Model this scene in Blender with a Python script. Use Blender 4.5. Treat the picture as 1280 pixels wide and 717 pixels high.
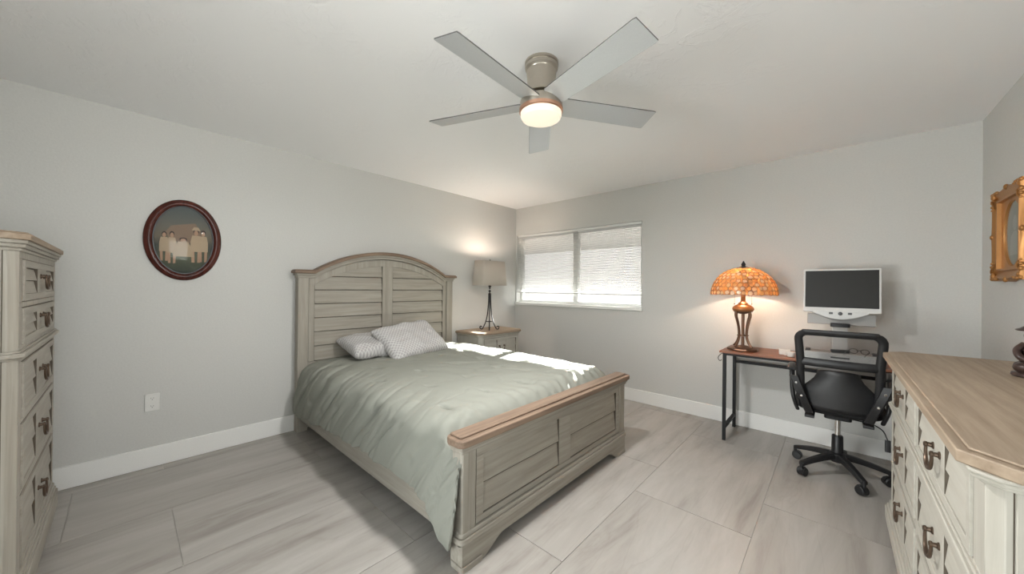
import bpy, bmesh, math, random
from mathutils import Vector, Matrix, noise
for o in list(bpy.data.objects): bpy.data.objects.remove(o)
PI = math.pi
SC = bpy.context.scene
COL = SC.collection
random.seed(7)

# ------------------------------------------------------------------ camera, world, sun, exposure
def make_camera():
    f, yaw, pitch, roll = 442.66, 0.742301, 0.001293, 0.0100296
    fw = Vector((-math.sin(yaw)*math.cos(pitch), math.cos(yaw)*math.cos(pitch), math.sin(pitch)))
    r0 = Vector((math.cos(yaw), math.sin(yaw), 0)); u0 = r0.cross(fw)
    rt = r0*math.cos(roll)+u0*math.sin(roll); up = -r0*math.sin(roll)+u0*math.cos(roll)
    cd = bpy.data.cameras.new('camera'); cd.sensor_width = 36; cd.lens = f/1280*36; cd.clip_start = .02
    c = bpy.data.objects.new('camera', cd); COL.objects.link(c)
    m = Matrix((rt, up, -fw)).transposed().to_4x4(); m.translation = (3.5252, -3.9205, 1.2773)
    c.matrix_world = m; SC.camera = c
make_camera()
SC.view_settings.view_transform = 'Standard'; SC.view_settings.look = 'None'
SC.view_settings.gamma = 1; SC.view_settings.use_curve_mapping = False
SC.view_settings.exposure = 1.22
SUN_STRENGTH = 42.0; SKY_STRENGTH = 1.5; DOOR_FILL_POWER = 360; WINDOW_FILL_POWER = 290; FAN_EMIT = .34

w = bpy.data.worlds.new('sky'); SC.world = w; w.use_nodes = True
bg = w.node_tree.nodes['Background']; bg.inputs['Color'].default_value = (.93, .97, 1.0, 1); bg.inputs['Strength'].default_value = SKY_STRENGTH

def light(name, kind, loc, energy, color=(1, 1, 1), **kw):
    l = bpy.data.lights.new(name, kind); l.energy = energy; l.color = color
    for k, v in kw.items(): setattr(l, k, v)
    o = bpy.data.objects.new(name, l); COL.objects.link(o); o.location = loc
    return o
s = light('sun', 'SUN', (1, 6, 4), SUN_STRENGTH, (1, .985, .955), angle=.009)
s.rotation_euler = Vector((.15, -1, -.33)).to_track_quat('-Z', 'Y').to_euler()
# added fill lights, unseen, aimed up through the added door and side window
d = light('door_fill_light', 'AREA', (.2, -8.0, .02), DOOR_FILL_POWER, (1, .995, .985), shape='RECTANGLE', size=3.5, size_y=3.0)
d.rotation_euler = Vector((.42, .85, .42)).to_track_quat('-Z', 'Y').to_euler()
d = light('window_fill_light', 'AREA', (7.8, -3.9, .02), WINDOW_FILL_POWER, (1, .995, .985), shape='RECTANGLE', size=5.0, size_y=3.0)
d.rotation_euler = Vector((-.9, .1, .45)).to_track_quat('-Z', 'X').to_euler()

# ------------------------------------------------------------------ materials
def mat(name):
    m = bpy.data.materials.new(name); m.use_nodes = True
    return m, m.node_tree.nodes, m.node_tree.links, m.node_tree.nodes['Principled BSDF']
def plain(name, col, rough=.5, metal=0, bump=0, bscale=200, spec=.5):
    m, n, l, b = mat(name)
    b.inputs['Base Color'].default_value = (*col, 1); b.inputs['Roughness'].default_value = rough
    b.inputs['Metallic'].default_value = metal; b.inputs['Specular IOR Level'].default_value = spec
    tc = n.new('ShaderNodeTexCoord')
    nz = n.new('ShaderNodeTexNoise'); nz.inputs['Scale'].default_value = bscale; nz.inputs['Detail'].default_value = 3
    l.new(tc.outputs['Object'], nz.inputs['Vector'])
    if bump:
        bp = n.new('ShaderNodeBump'); bp.inputs['Strength'].default_value = bump; bp.inputs['Distance'].default_value = .002
        l.new(nz.outputs['Fac'], bp.inputs['Height']); l.new(bp.outputs['Normal'], b.inputs['Normal'])
    mx = n.new('ShaderNodeMix'); mx.data_type = 'RGBA'
    mx.inputs['A'].default_value = (*[c*.94 for c in col], 1); mx.inputs['B'].default_value = (*[min(1, c*1.06) for c in col], 1)
    l.new(nz.outputs['Fac'], mx.inputs['Factor']); l.new(mx.outputs['Result'], b.inputs['Base Color'])
    return m
def wood(name, light_c, dark_c, axis='X', rough=.5, amount=1.0, fine=1.0):
    """brushed, streaky wood; grain runs along `axis` of the object"""
    m, n, l, b = mat(name)
    tc = n.new('ShaderNodeTexCoord'); mp = n.new('ShaderNodeMapping')
    sc = {'X': (1.2, 22, 22), 'Y': (22, 1.2, 22), 'Z': (22, 22, 1.2)}[axis]
    mp.inputs['Scale'].default_value = [v*fine for v in sc]
    l.new(tc.outputs['Object'], mp.inputs['Vector'])
    a = n.new('ShaderNodeTexNoise'); a.inputs['Scale'].default_value = 1.6; a.inputs['Detail'].default_value = 5; a.inputs['Roughness'].default_value = .65
    a.inputs['Distortion'].default_value = .4
    l.new(mp.outputs['Vector'], a.inputs['Vector'])
    r = n.new('ShaderNodeValToRGB'); e = r.color_ramp.elements
    e[0].position = .28; e[0].color = (*dark_c, 1); e[1].position = .28+.38/amount; e[1].color = (*light_c, 1)
    l.new(a.outputs['Fac'], r.inputs['Fac']); l.new(r.outputs['Color'], b.inputs['Base Color'])
    bp = n.new('ShaderNodeBump'); bp.inputs['Strength'].default_value = .25; bp.inputs['Distance'].default_value = .001
    l.new(a.outputs['Fac'], bp.inputs['Height']); l.new(bp.outputs['Normal'], b.inputs['Normal'])
    b.inputs['Roughness'].default_value = rough; b.inputs['Specular IOR Level'].default_value = .35
    return m
def glass_pane(name, ior=1.45):
    m, n, l, b = mat(name)
    n.remove(b); out = n['Material Output']
    t = n.new('ShaderNodeBsdfTransparent'); t.inputs['Color'].default_value = (.97, .985, .98, 1)
    g = n.new('ShaderNodeBsdfGlossy'); g.inputs['Roughness'].default_value = .03
    f = n.new('ShaderNodeFresnel'); f.inputs['IOR'].default_value = ior
    x = n.new('ShaderNodeMixShader'); l.new(f.outputs[0], x.inputs[0]); l.new(t.outputs[0], x.inputs[1]); l.new(g.outputs[0], x.inputs[2])
    l.new(x.outputs[0], out.inputs['Surface'])
    return m
def cloth(name, col, trans=(.5, .5, .5), tmix=.3, bump=.15, scale=900, rough=.9):
    m, n, l, b = mat(name)
    b.inputs['Base Color'].default_value = (*col, 1); b.inputs['Roughness'].default_value = rough; b.inputs['Specular IOR Level'].default_value = .15
    tc = n.new('ShaderNodeTexCoord'); nz = n.new('ShaderNodeTexNoise'); nz.inputs['Scale'].default_value = scale
    l.new(tc.outputs['Object'], nz.inputs['Vector'])
    bp = n.new('ShaderNodeBump'); bp.inputs['Strength'].default_value = bump; bp.inputs['Distance'].default_value = .001
    l.new(nz.outputs['Fac'], bp.inputs['Height']); l.new(bp.outputs['Normal'], b.inputs['Normal'])
    if tmix:
        t = n.new('ShaderNodeBsdfTranslucent'); t.inputs['Color'].default_value = (*trans, 1)
        x = n.new('ShaderNodeMixShader'); x.inputs[0].default_value = tmix
        l.new(b.outputs[0], x.inputs[1]); l.new(t.outputs[0], x.inputs[2]); l.new(x.outputs[0], n['Material Output'].inputs['Surface'])
    return m

M = {}
M['wall'] = plain('greige_wall_paint', (.59, .585, .56), .75, bump=.25, bscale=90, spec=.2)
M['trim'] = plain('white_trim_paint', (.82, .815, .79), .4, bump=.02)
M['white_plastic'] = plain('white_plastic', (.72, .71, .68), .35)
M['vinyl'] = plain('white_vinyl', (.78, .78, .76), .35)
M['dark_metal'] = plain('dark_bronze_iron', (.045, .042, .042), .45, .6)
M['bronze'] = plain('antique_bronze', (.11, .07, .048), .38, .85)
M['pewter'] = plain('antique_pewter_bronze', (.135, .095, .07), .36, .85)
M['black_plastic'] = plain('black_plastic', (.012, .012, .013), .42)
M['black_fabric'] = plain('black_seat_fabric', (.010, .010, .011), .85, bump=.4, bscale=500)
M['black_steel'] = plain('black_powder_coated_steel', (.014, .014, .015), .55, 0, spec=.3)
M['chrome'] = plain('chrome', (.75, .74, .72), .15, 1)
M['nickel'] = plain('brushed_nickel', (.50, .455, .39), .32, 1)
M['copper_ring'] = plain('warm_copper_ring', (.62, .36, .25), .35, .9)
M['blade'] = plain('silver_fan_blade', (.56, .58, .59), .42, .35)
M['grey_plastic'] = plain('mid_grey_plastic', (.36, .35, .335), .4)
M['blade_edge'] = plain('dark_blade_edge', (.10, .10, .10), .5)
M['lamp_bronze'] = plain('warm_bronze', (.17, .09, .055), .35, .7)
M['silver_plastic'] = plain('silver_grey_plastic', (.60, .59, .57), .4, .1)
M['screen'] = plain('dark_screen', (.022, .021, .019), .45, spec=.3)
M['grey_dark'] = plain('dark_grey_plastic', (.08, .08, .08), .4)
M['paper'] = plain('white_paper', (.78, .74, .68), .8)
M['glass'] = glass_pane('clear_glass'); M['picture_glass'] = glass_pane('picture_glass', 1.22)

def furniture(prefix, lc, dc):
    for ax in 'XYZ': M[prefix+ax] = wood(prefix+'_grain_'+ax.lower(), lc, dc, ax, .55)
furniture('greywash', (.378, .350, .300), (.270, .243, .200))
furniture('palewash', (.47, .45, .395), (.385, .36, .31))
furniture('browntop', (.37, .288, .21), (.235, .172, .12))
furniture('cap', (.27, .19, .135), (.15, .10, .07))
M['desk_wood'] = wood('red_brown_desk_wood', (.27, .105, .055), (.15, .052, .028), 'X', .4)
M['mahogany'] = wood('dark_mahogany', (.10, .024, .016), (.022, .007, .006), 'Z', .25)
M['dark_carved'] = wood('dark_carved_wood', (.075, .045, .038), (.02, .012, .010), 'Z', .3)
M['recess'] = plain('brown_glaze_and_groove_shade', (.085, .068, .05), .8)  # brown glaze, plus recess shade painted into grooves, backings and louver edges

def ceiling_mat():
    m, n, l, b = mat('hand_trowelled_white_ceiling')
    b.inputs['Base Color'].default_value = (.90, .90, .90, 1); b.inputs['Roughness'].default_value = .85; b.inputs['Specular IOR Level'].default_value = .1
    tc = n.new('ShaderNodeTexCoord')
    wv = n.new('ShaderNodeTexNoise'); wv.inputs['Scale'].default_value = 7; wv.inputs['Detail'].default_value = 6; wv.inputs['Distortion'].default_value = 2.2; wv.inputs['Roughness'].default_value = .6
    msk = n.new('ShaderNodeTexNoise'); msk.inputs['Scale'].default_value = 2.3; msk.inputs['Detail'].default_value = 3
    l.new(tc.outputs['Object'], wv.inputs['Vector']); l.new(tc.outputs['Object'], msk.inputs['Vector'])
    r = n.new('ShaderNodeValToRGB'); r.color_ramp.elements[0].position = .47; r.color_ramp.elements[1].position = .66
    l.new(msk.outputs['Fac'], r.inputs['Fac'])
    r2 = n.new('ShaderNodeValToRGB'); r2.color_ramp.elements[0].position = .50; r2.color_ramp.elements[1].position = .56
    l.new(wv.outputs['Fac'], r2.inputs['Fac'])
    mu = n.new('ShaderNodeMath'); mu.operation = 'MULTIPLY'; l.new(r.outputs['Color'], mu.inputs[0]); l.new(r2.outputs['Color'], mu.inputs[1])
    bp = n.new('ShaderNodeBump'); bp.inputs['Strength'].default_value = .38; bp.inputs['Distance'].default_value = .004
    l.new(mu.outputs[0], bp.inputs['Height']); l.new(bp.outputs['Normal'], b.inputs['Normal'])
    return m
def tile_mat():
    m, n, l, b = mat('veined_porcelain_tile')
    tc = n.new('ShaderNodeTexCoord'); at = n.new('ShaderNodeAttribute'); at.attribute_name = 'tile'
    ad = n.new('ShaderNodeVectorMath'); ad.operation = 'ADD'
    sc = n.new('ShaderNodeVectorMath'); sc.operation = 'SCALE'; sc.inputs['Scale'].default_value = 37
    l.new(at.outputs['Vector'], sc.inputs[0]); l.new(tc.outputs['Object'], ad.inputs[0]); l.new(sc.outputs[0], ad.inputs[1])
    mp = n.new('ShaderNodeMapping'); mp.inputs['Scale'].default_value = (4.4, .6, 1); mp.inputs['Rotation'].default_value = (0, 0, .10)
    l.new(ad.outputs[0], mp.inputs['Vector'])
    a = n.new('ShaderNodeTexNoise'); a.inputs['Scale'].default_value = 1.5; a.inputs['Detail'].default_value = 8; a.inputs['Roughness'].default_value = .62; a.inputs['Distortion'].default_value = .6
    l.new(mp.outputs['Vector'], a.inputs['Vector'])
    r = n.new('ShaderNodeValToRGB'); e = r.color_ramp.elements
    e[0].position = .30; e[0].color = (.275, .25, .225, 1); e[1].position = .72; e[1].color = (.455, .43, .40, 1)
    x = r.color_ramp.elements.new(.44); x.color = (.365, .34, .31, 1)
    x = r.color_ramp.elements.new(.58); x.color = (.415, .39, .36, 1)
    l.new(a.outputs['Fac'], r.inputs['Fac'])
    # thin darker veins
    v = n.new('ShaderNodeTexNoise'); v.inputs['Scale'].default_value = .9; v.inputs['Detail'].default_value = 5; v.inputs['Distortion'].default_value = .9
    l.new(mp.outputs['Vector'], v.inputs['Vector'])
    s1 = n.new('ShaderNodeMath'); s1.operation = 'SUBTRACT'; s1.inputs[1].default_value = .5; l.new(v.outputs['Fac'], s1.inputs[0])
    s2 = n.new('ShaderNodeMath'); s2.operation = 'ABSOLUTE'; l.new(s1.outputs[0], s2.inputs[0])
    vr = n.new('ShaderNodeValToRGB'); vr.color_ramp.elements[0].position = 0; vr.color_ramp.elements[0].color = (.82, .80, .78, 1)
    vr.color_ramp.elements[1].position = .014; vr.color_ramp.elements[1].color = (1, 1, 1, 1); l.new(s2.outputs[0], vr.inputs['Fac'])
    mx = n.new('ShaderNodeMix'); mx.data_type = 'RGBA'; mx.blend_type = 'MULTIPLY'; mx.inputs['Factor'].default_value = .38
    l.new(r.outputs['Color'], mx.inputs['A']); l.new(vr.outputs['Color'], mx.inputs['B']); l.new(mx.outputs['Result'], b.inputs['Base Color'])
    b.inputs['Roughness'].default_value = .38; b.inputs['Specular IOR Level'].default_value = .4
    return m
M['ceiling'] = ceiling_mat(); M['tile'] = tile_mat(); M['grout'] = plain('pale_grout', (.52, .50, .46), .9)

# ------------------------------------------------------------------ mesh helpers
class MB:
    def __init__(s): s.bm = bmesh.new(); s.mi = 0
    def face(s, vs):
        try:
            f = s.bm.faces.new(vs); f.material_index = s.mi; return f
        except ValueError: return None
    def box(s, x0, x1, y0, y1, z0, z1):
        if x0 > x1: x0, x1 = x1, x0
        if y0 > y1: y0, y1 = y1, y0
        if z0 > z1: z0, z1 = z1, z0
        v = [s.bm.verts.new(p) for p in ((x0,y0,z0),(x1,y0,z0),(x1,y1,z0),(x0,y1,z0),(x0,y0,z1),(x1,y0,z1),(x1,y1,z1),(x0,y1,z1))]
        for q in ((0,3,2,1),(4,5,6,7),(0,1,5,4),(1,2,6,5),(2,3,7,6),(3,0,4,7)): s.face([v[i] for i in q])
        return v
    def hexa(s, P):
        v = [s.bm.verts.new(p) for p in P]
        for q in ((0,3,2,1),(4,5,6,7),(0,1,5,4),(1,2,6,5),(2,3,7,6),(3,0,4,7)): s.face([v[i] for i in q])
    def prism(s, pts, z0, z1, axis='Z'):
        def mk(a, b, c): return {'Z': (a, b, c), 'Y': (a, c, b), 'X': (c, a, b)}[axis]
        lo = [s.bm.verts.new(mk(a, b, z0)) for a, b in pts]; hi = [s.bm.verts.new(mk(a, b, z1)) for a, b in pts]
        s.face(lo[::-1]); s.face(hi); k = len(pts)
        for i in range(k): s.face([lo[i], lo[(i+1) % k], hi[(i+1) % k], hi[i]])
    def band(s, rows, y0, y1):
        """rows: (x, zlo, zhi); solid strip between y0 and y1"""
        R = [[s.bm.verts.new(p) for p in ((x,y0,a),(x,y1,a),(x,y1,b),(x,y0,b))] for x, a, b in rows]
        for p, q in zip(R, R[1:]):
            for i in range(4): s.face([p[i], p[(i+1) % 4], q[(i+1) % 4], q[i]])
        s.face(R[0][::-1]); s.face(R[-1])
    def lathe(s, prof, seg=32, c=(0,0,0), rot=None, sx=1, sy=1):
        c = Vector(c); rings = []
        for r, z in prof:
            ring = []
            for i in range(seg if r > 1e-6 else 1):
                a = 2*PI*i/seg; p = Vector((r*math.cos(a)*sx, r*math.sin(a)*sy, z))
                if rot: p = rot @ p
                ring.append(s.bm.verts.new(c+p))
            rings.append(ring)
        for a, b in zip(rings, rings[1:]):
            for i in range(seg):
                j = (i+1) % seg
                if len(a) == 1 and len(b) == 1: continue
                if len(a) == 1: s.face([a[0], b[i], b[j]])
                elif len(b) == 1: s.face([a[i], a[j], b[0]])
                else: s.face([a[i], a[j], b[j], b[i]])
        if len(rings[0]) > 1: s.face(rings[0][::-1])
        if len(rings[-1]) > 1: s.face(rings[-1])
    def tube(s, pts, r, seg=10, closed=False, flat=None):
        """flat=(a,b): elliptic section, a along 'up' hint"""
        pts = [Vector(p) for p in pts]; n = len(pts); rings = []
        up = None
        for i, p in enumerate(pts):
            if closed: t = pts[(i+1) % n]-pts[i-1]
            else: t = pts[min(i+1, n-1)]-pts[max(i-1, 0)]
            t.normalize()
            if up is None:
                h = Vector((0,0,1)) if abs(t.z) < .9 else Vector((0,1,0))
                up = (h-t*h.dot(t)).normalized()
            else: up = (up-t*up.dot(t)).normalized()
            sd = t.cross(up); rr = r[i] if isinstance(r, (list, tuple)) else r
            ring = []
            for k in range(seg):
                a = 2*PI*k/seg
                ca, sa = math.cos(a), math.sin(a)
                if flat: q = up*ca*flat[0]+sd*sa*flat[1]
                else: q = (up*ca+sd*sa)*rr
                ring.append(s.bm.verts.new(p+q))
            rings.append(ring)
        m = n if closed else n-1
        for i in range(m):
            a, b = rings[i], rings[(i+1) % n]
            for k in range(seg): s.face([a[k], b[k], b[(k+1) % seg], a[(k+1) % seg]])
        if not closed: s.face(rings[0]); s.face(rings[-1][::-1])
    def ball(s, c, r, sub=3, rot=None):
        if not isinstance(r, (tuple, list)): r = (r, r, r)
        m = Matrix.Translation(c) @ (rot.to_4x4() if rot else Matrix()) @ Matrix.Diagonal((*r, 1))
        g = bmesh.ops.create_icosphere(s.bm, subdivisions=sub, radius=1, matrix=m)
        for f in {f for v in g['verts'] for f in v.link_faces}: f.material_index = s.mi
    def grid(s, P, closed_u=False, closed_v=False):
        V = [[s.bm.verts.new(p) for p in row] for row in P]; nu = len(V); nv = len(V[0])
        for i in range(nu if closed_u else nu-1):
            for j in range(nv if closed_v else nv-1):
                s.face([V[i][j], V[(i+1) % nu][j], V[(i+1) % nu][(j+1) % nv], V[i][(j+1) % nv]])
        return V
    def build(s, name, mats, parent=None, loc=None, smooth=35, bevel=0, seg=2, rot=None):
        bmesh.ops.recalc_face_normals(s.bm, faces=s.bm.faces)
        me = bpy.data.meshes.new(name); s.bm.to_mesh(me); s.bm.free()
        for m in (mats if isinstance(mats, (list, tuple)) else [mats]): me.materials.append(m)
        o = bpy.data.objects.new(name, me); COL.objects.link(o)
        if parent: o.parent = parent
        if loc: o.location = loc
        if rot: o.rotation_euler = rot
        if smooth:
            me.shade_smooth(); me.set_sharp_from_angle(angle=math.radians(smooth))
        if bevel:
            b = o.modifiers.new('bevel', 'BEVEL'); b.width = bevel; b.segments = seg; b.limit_method = 'ANGLE'; b.angle_limit = math.radians(40); b.harden_normals = False
        return o
def tag(o, label=None, cat=None, group=None, kind=None):
    if label: o['label'] = label
    if cat: o['category'] = cat
    if group: o['group'] = group
    if kind: o['kind'] = kind
    return o
def thing(name, label, cat, loc=(0,0,0), rz=0, group=None):
    o = bpy.data.objects.new(name, None); COL.objects.link(o); o.empty_display_size = .1
    o.location = loc; o.rotation_euler = (0, 0, rz)
    return tag(o, label, cat, group)
def struct(o): o['kind'] = 'structure'; return o
def copy_tree(o, parent=None):
    c = o.copy(); COL.objects.link(c)
    if parent: c.parent = parent
    for ch in [x for x in bpy.data.objects if x.parent == o]: copy_tree(ch, c)
    return c
def smoothstep(a, b, x):
    t = max(0, min(1, (x-a)/(b-a))); return t*t*(3-2*t)
def catmull(P, n):
    P = [Vector(p) for p in P]; out = []
    for i in range(len(P)-1):
        p0 = P[max(i-1, 0)]; p1 = P[i]; p2 = P[i+1]; p3 = P[min(i+2, len(P)-1)]
        for k in range(n):
            t = k/n
            out.append(.5*((2*p1)+(p2-p0)*t+(2*p0-5*p1+4*p2-p3)*t*t+(3*p1-p0-3*p2+p3)*t**3))
    out.append(P[-1]); return out
def resample(P, n):
    L = [0]
    for a, b in zip(P, P[1:]): L.append(L[-1]+(b-a).length)
    out = []; j = 0
    for i in range(n):
        t = L[-1]*i/(n-1)
        while j < len(L)-2 and L[j+1] < t: j += 1
        u = (t-L[j])/max(1e-9, L[j+1]-L[j]); out.append(P[j].lerp(P[j+1], min(1, u)))
    return out

# ------------------------------------------------------------------ room shell
W, DEEP, H, T = 4.249, -4.66, 2.44, .16
mb = MB(); mb.box(-T, W+T, DEEP-T, T, -.10, -.0035); fl = mb
# tiles with 4 mm joints, staggered by column; every tile keeps its own vein offset
TX, TY, GAP = .62, 1.2, .0035
tiles = []
for c in range(-1, 8):
    x0 = .11+TX*(c-1); x1 = x0+TX
    off = -2.93 if c % 2 == 1 else -2.535
    for k in range(-4, 5):
        y0 = off+TY*k; y1 = y0+TY
        a, b, e, g = max(x0, -.02)+GAP/2, min(x1, W+.02)-GAP/2, max(y0, DEEP-.02)+GAP/2, min(y1, .02)-GAP/2
        if b-a > .01 and g-e > .01: tiles.append((a, b, e, g))
fl.mi = 1
tl = fl.bm.faces.layers.int.new('idx')
for i, (a, b, e, g) in enumerate(tiles):
    v = fl.box(a, b, e, g, -.003, 0)
    for f in {f for q in v for f in q.link_faces}: f[tl] = i+1
floor = struct(fl.build('floor', [M['grout'], M['tile']], smooth=0))
att = floor.data.attributes.new('tile', 'FLOAT_VECTOR', 'FACE')
idx = floor.data.attributes['idx'].data
rn = [Vector((random.random(), random.random(), random.random())) for _ in range(len(tiles)+1)]
for i in range(len(floor.data.polygons)): att.data[i].vector = rn[idx[i].value]
mb = MB(); mb.box(-T, W+T, DEEP-T, T, H, H+.1); struct(mb.build('ceiling', M['ceiling'], smooth=0))
mb = MB(); mb.box(-T, 0, DEEP-T, T, 0, H); struct(mb.build('wall_left', M['wall'], smooth=0))
RY0, RY1, RZ0, RZ1 = -4.45, -3.05, .85, 2.05
mb = MB(); mb.box(W, W+T, RY1, T, 0, H); mb.box(W, W+T, DEEP-T, RY0, 0, H); mb.box(W, W+T, RY0, RY1, 0, RZ0); mb.box(W, W+T, RY0, RY1, RZ1, H); struct(mb.build('wall_right', M['wall'], smooth=0))
WX0, WX1, WZ0, WZ1 = .02, 1.905, 1.042, 2.045
mb = MB()
mb.box(0, W, 0, T, 0, WZ0); mb.box(0, W, 0, T, WZ1, H); mb.box(0, WX0, 0, T, WZ0, WZ1); mb.box(WX1, W, 0, T, WZ0, WZ1)
struct(mb.build('wall_back', M['wall'], smooth=0))
DX0, DX1, DZ = 1.6, 3.8, 2.06
mb = MB()
mb.box(0, DX0, DEEP-T, DEEP, 0, H); mb.box(DX1, W, DEEP-T, DEEP, 0, H); mb.box(DX0, DX1, DEEP-T, DEEP, DZ, H)
struct(mb.build('wall_front', M['wall'], smooth=0))
def baseboard(name, x0, x1, y0, y1):
    mb = MB(); mb.box(x0, x1, y0, y1, 0, .14); return struct(mb.build(name, M['trim'], bevel=.004))
baseboard('baseboard_left', 0, .015, DEEP, 0); baseboard('baseboard_back', .0151, W-.0151, -.015, 0); baseboard('baseboard_right', W-.015, W, DEEP, 0)
baseboard('baseboard_front', .0151, DX0-.06, DEEP, DEEP+.015)
# window_1: horizontal slider, thin vinyl frame, sill
wn = struct(bpy.data.objects.new('window_1', None)); COL.objects.link(wn); wn.location = (0, 0, 0)
mb = MB(); y0, y1 = .085, .135
mb.box(WX0, WX1, y0, y1, WZ0+.02, WZ0+.060); mb.box(WX0, WX1, y0, y1, WZ1-.04, WZ1)
mb.box(WX0, WX0+.045, y0, y1, WZ0+.060, WZ1-.04); mb.box(WX1-.045, WX1, y0, y1, WZ0+.060, WZ1-.04); mb.box(.955, 1.03, y0-.01, y1, WZ0+.060, WZ1-.04)
mb.build('window_frame', M['vinyl'], wn, bevel=.002)
mb = MB(); mb.box(WX0+.045, .955, .108, .112, WZ0+.060, WZ1-.04); mb.box(1.03, WX1-.045, .108, .112, WZ0+.060, WZ1-.04); mb.build('window_pane', M['glass'], wn, smooth=0)
mb = MB(); mb.box(WX0-.018, WX1+.012, -.022, .0, WZ0-.015, WZ0+.02); mb.box(WX0, WX1, 0, .14, WZ0, WZ0+.02); mb.build('window_sill', M['trim'], wn, bevel=.003)
wn2 = struct(bpy.data.objects.new('added_window', None)); COL.objects.link(wn2)  # unseen side window, added as an opening for the fill light
mb = MB(); a, b = W+.06, W+.11
mb.box(a, b, RY0, RY1, RZ0, RZ0+.05); mb.box(a, b, RY0, RY1, RZ1-.05, RZ1)
for y in (RY0, (RY0+RY1)/2-.025, RY1-.05): mb.box(a, b, y, y+.05, RZ0+.05, RZ1-.05)
mb.build('window_frame', M['vinyl'], wn2, bevel=.002)
mb = MB(); mb.box(W+.083, W+.087, RY0+.05, RY1-.05, RZ0+.05, RZ1-.05); mb.build('window_pane', M['glass'], wn2, smooth=0)
mb = MB(); mb.box(W-.02, W+.06, RY0, RY1, RZ0, RZ0+.02); mb.build('window_sill', M['trim'], wn2, bevel=.002)
# added_door: glazed sliding door, added unseen behind the viewer to let fill light in
dr = struct(bpy.data.objects.new('added_door', None)); COL.objects.link(dr)
mb = MB(); y0, y1 = DEEP-.12, DEEP-.06
mb.box(DX0, DX1, y0, y1, DZ-.06, DZ); mb.box(DX0, DX1, y0, y1, 0, .05)
for x in (DX0, (DX0+DX1)/2-.035, DX1-.07): mb.box(x, x+.07, y0, y1, .05, DZ-.06)
mb.build('door_frame', M['vinyl'], dr, bevel=.002)
mb = MB(); mb.box(DX0+.07, DX1-.07, DEEP-.092, DEEP-.088, .05, DZ-.06); mb.build('door_pane', M['glass'], dr, smooth=0)
# outside: ground and a pale garden wall
M['outside'] = plain('pale_stucco', (.46, .425, .41), .9, bump=.3, bscale=40); M['ground'] = plain('pale_concrete', (.5, .48, .45), .9, bump=.2, bscale=30)
mb = MB(); mb.box(-14, 18, -16, 16, -.25, -.12); g_ = struct(mb.build('ground', M['ground'], smooth=0))
mb = MB(); mb.box(-12, 16, 6.4, 6.6, -.12, 2.65); struct(mb.build('garden_wall', M['outside'], smooth=0))

mb = MB(); mb.box(-4, 7, T, 2.70, 2.095, 2.22); struct(mb.build('added_patio_roof', M['outside'], smooth=0))  # roof slab added to shade the blind slats from the sun

# ------------------------------------------------------------------ case goods
def octo(Wd, D, c, o):
    h = Wd/2; k = o*.414
    return [(-h-o, .0), (-h-o, -D+c-k), (-h+c-k, -D-o), (h-c+k, -D-o), (h+o, -D+c-k), (h+o, .0)]
def bail_handle(parent, a, z, yf, w=.085, drop=.054):
    mb = MB()
    rot = Matrix.Rotation(PI/2, 3, 'X')
    for sx in (-1, 1):
        mb.lathe([(.0105, 0), (.0105, .003), (.007, .005), (.0062, .012), (.0085, .0135), (.0085, .0185), (.005, .021), (0, .0212)], 14, (a+sx*w/2, yf, z), rot)
    N = 20
    pts = [(a+w/2*math.cos(t), yf-.0155-.002*math.sin(t), z-drop*math.sin(t)**.72 if math.sin(t) > 1e-6 else z) for t in [PI*i/N for i in range(N+1)]]
    mb.tube(pts, [.0036+.0020*math.sin(PI*i/N) for i in range(N+1)], 10)
    return mb.build('handle', M['pewter'], parent)
def drawer(root, pal, a0, a1, z0, z1, yf, stile=.27, handle_w=.085):
    """framed drawer front with a wide centre stile and two slanted louvers each side"""
    mb = MB(); G = .0035; yf += .009
    a0 += G; a1 -= G; z0 += G; z1 -= G
    mb.mi = 1; mb.box(a0+.002, a1-.002, yf+.06, yf+.011, z0+.002, z1-.002)
    g_ = .0028
    for (p, q, r, s_) in ((a0-g_, a1+g_, z0-g_, z0-.0002), (a0-g_, a1+g_, z1+.0002, z1+g_), (a0-g_, a0-.0002, z0, z1), (a1+.0002, a1+g_, z0, z1)): mb.box(p, q, yf+.02, yf-.0085, r, s_)
    mb.mi = 0
    f = .026
    for (p, q, r, s_) in ((a0, a1, z0, z0+f), (a0, a1, z1-f, z1), (a0, a0+f, z0+f, z1-f), (a1-f, a1, z0+f, z1-f)):
        mb.box(p, q, yf+.011, yf-.014, r, s_)
    c = (a0+a1)/2; sw = (a1-a0)*stile/2
    mb.box(c-sw, c+sw, yf+.011, yf-.013, z0+f, z1-f)
    zi0, zi1 = z0+f, z1-f; zm = (zi0+zi1)/2
    for (p, q) in ((a0+f+.002, c-sw-.002), (c+sw+.002, a1-f-.002)):
        mb.mi = 1
        for x in (p-.0008, q+.0008): mb.box(x-.0006, x+.0006, yf+.011, yf-.0124, zi0+.002, zi1-.002)
        mb.mi = 0
        for (r, s_) in ((zi0+.001, zm-.0012), (zm+.0012, zi1-.001)):
            mb.hexa([(p, yf+.012, r), (q, yf+.012, r), (q, yf-.011, r), (p, yf-.011, r), (p, yf+.012, s_), (q, yf+.012, s_), (q, yf-.0025, s_), (p, yf-.0025, s_)])
    d = mb.build('drawer', [M[pal+'X'], M['recess']], root, bevel=.0012, seg=1)
    bail_handle(d, c, (z0+z1)/2+.02, yf-.013, handle_w)
    return d
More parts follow.
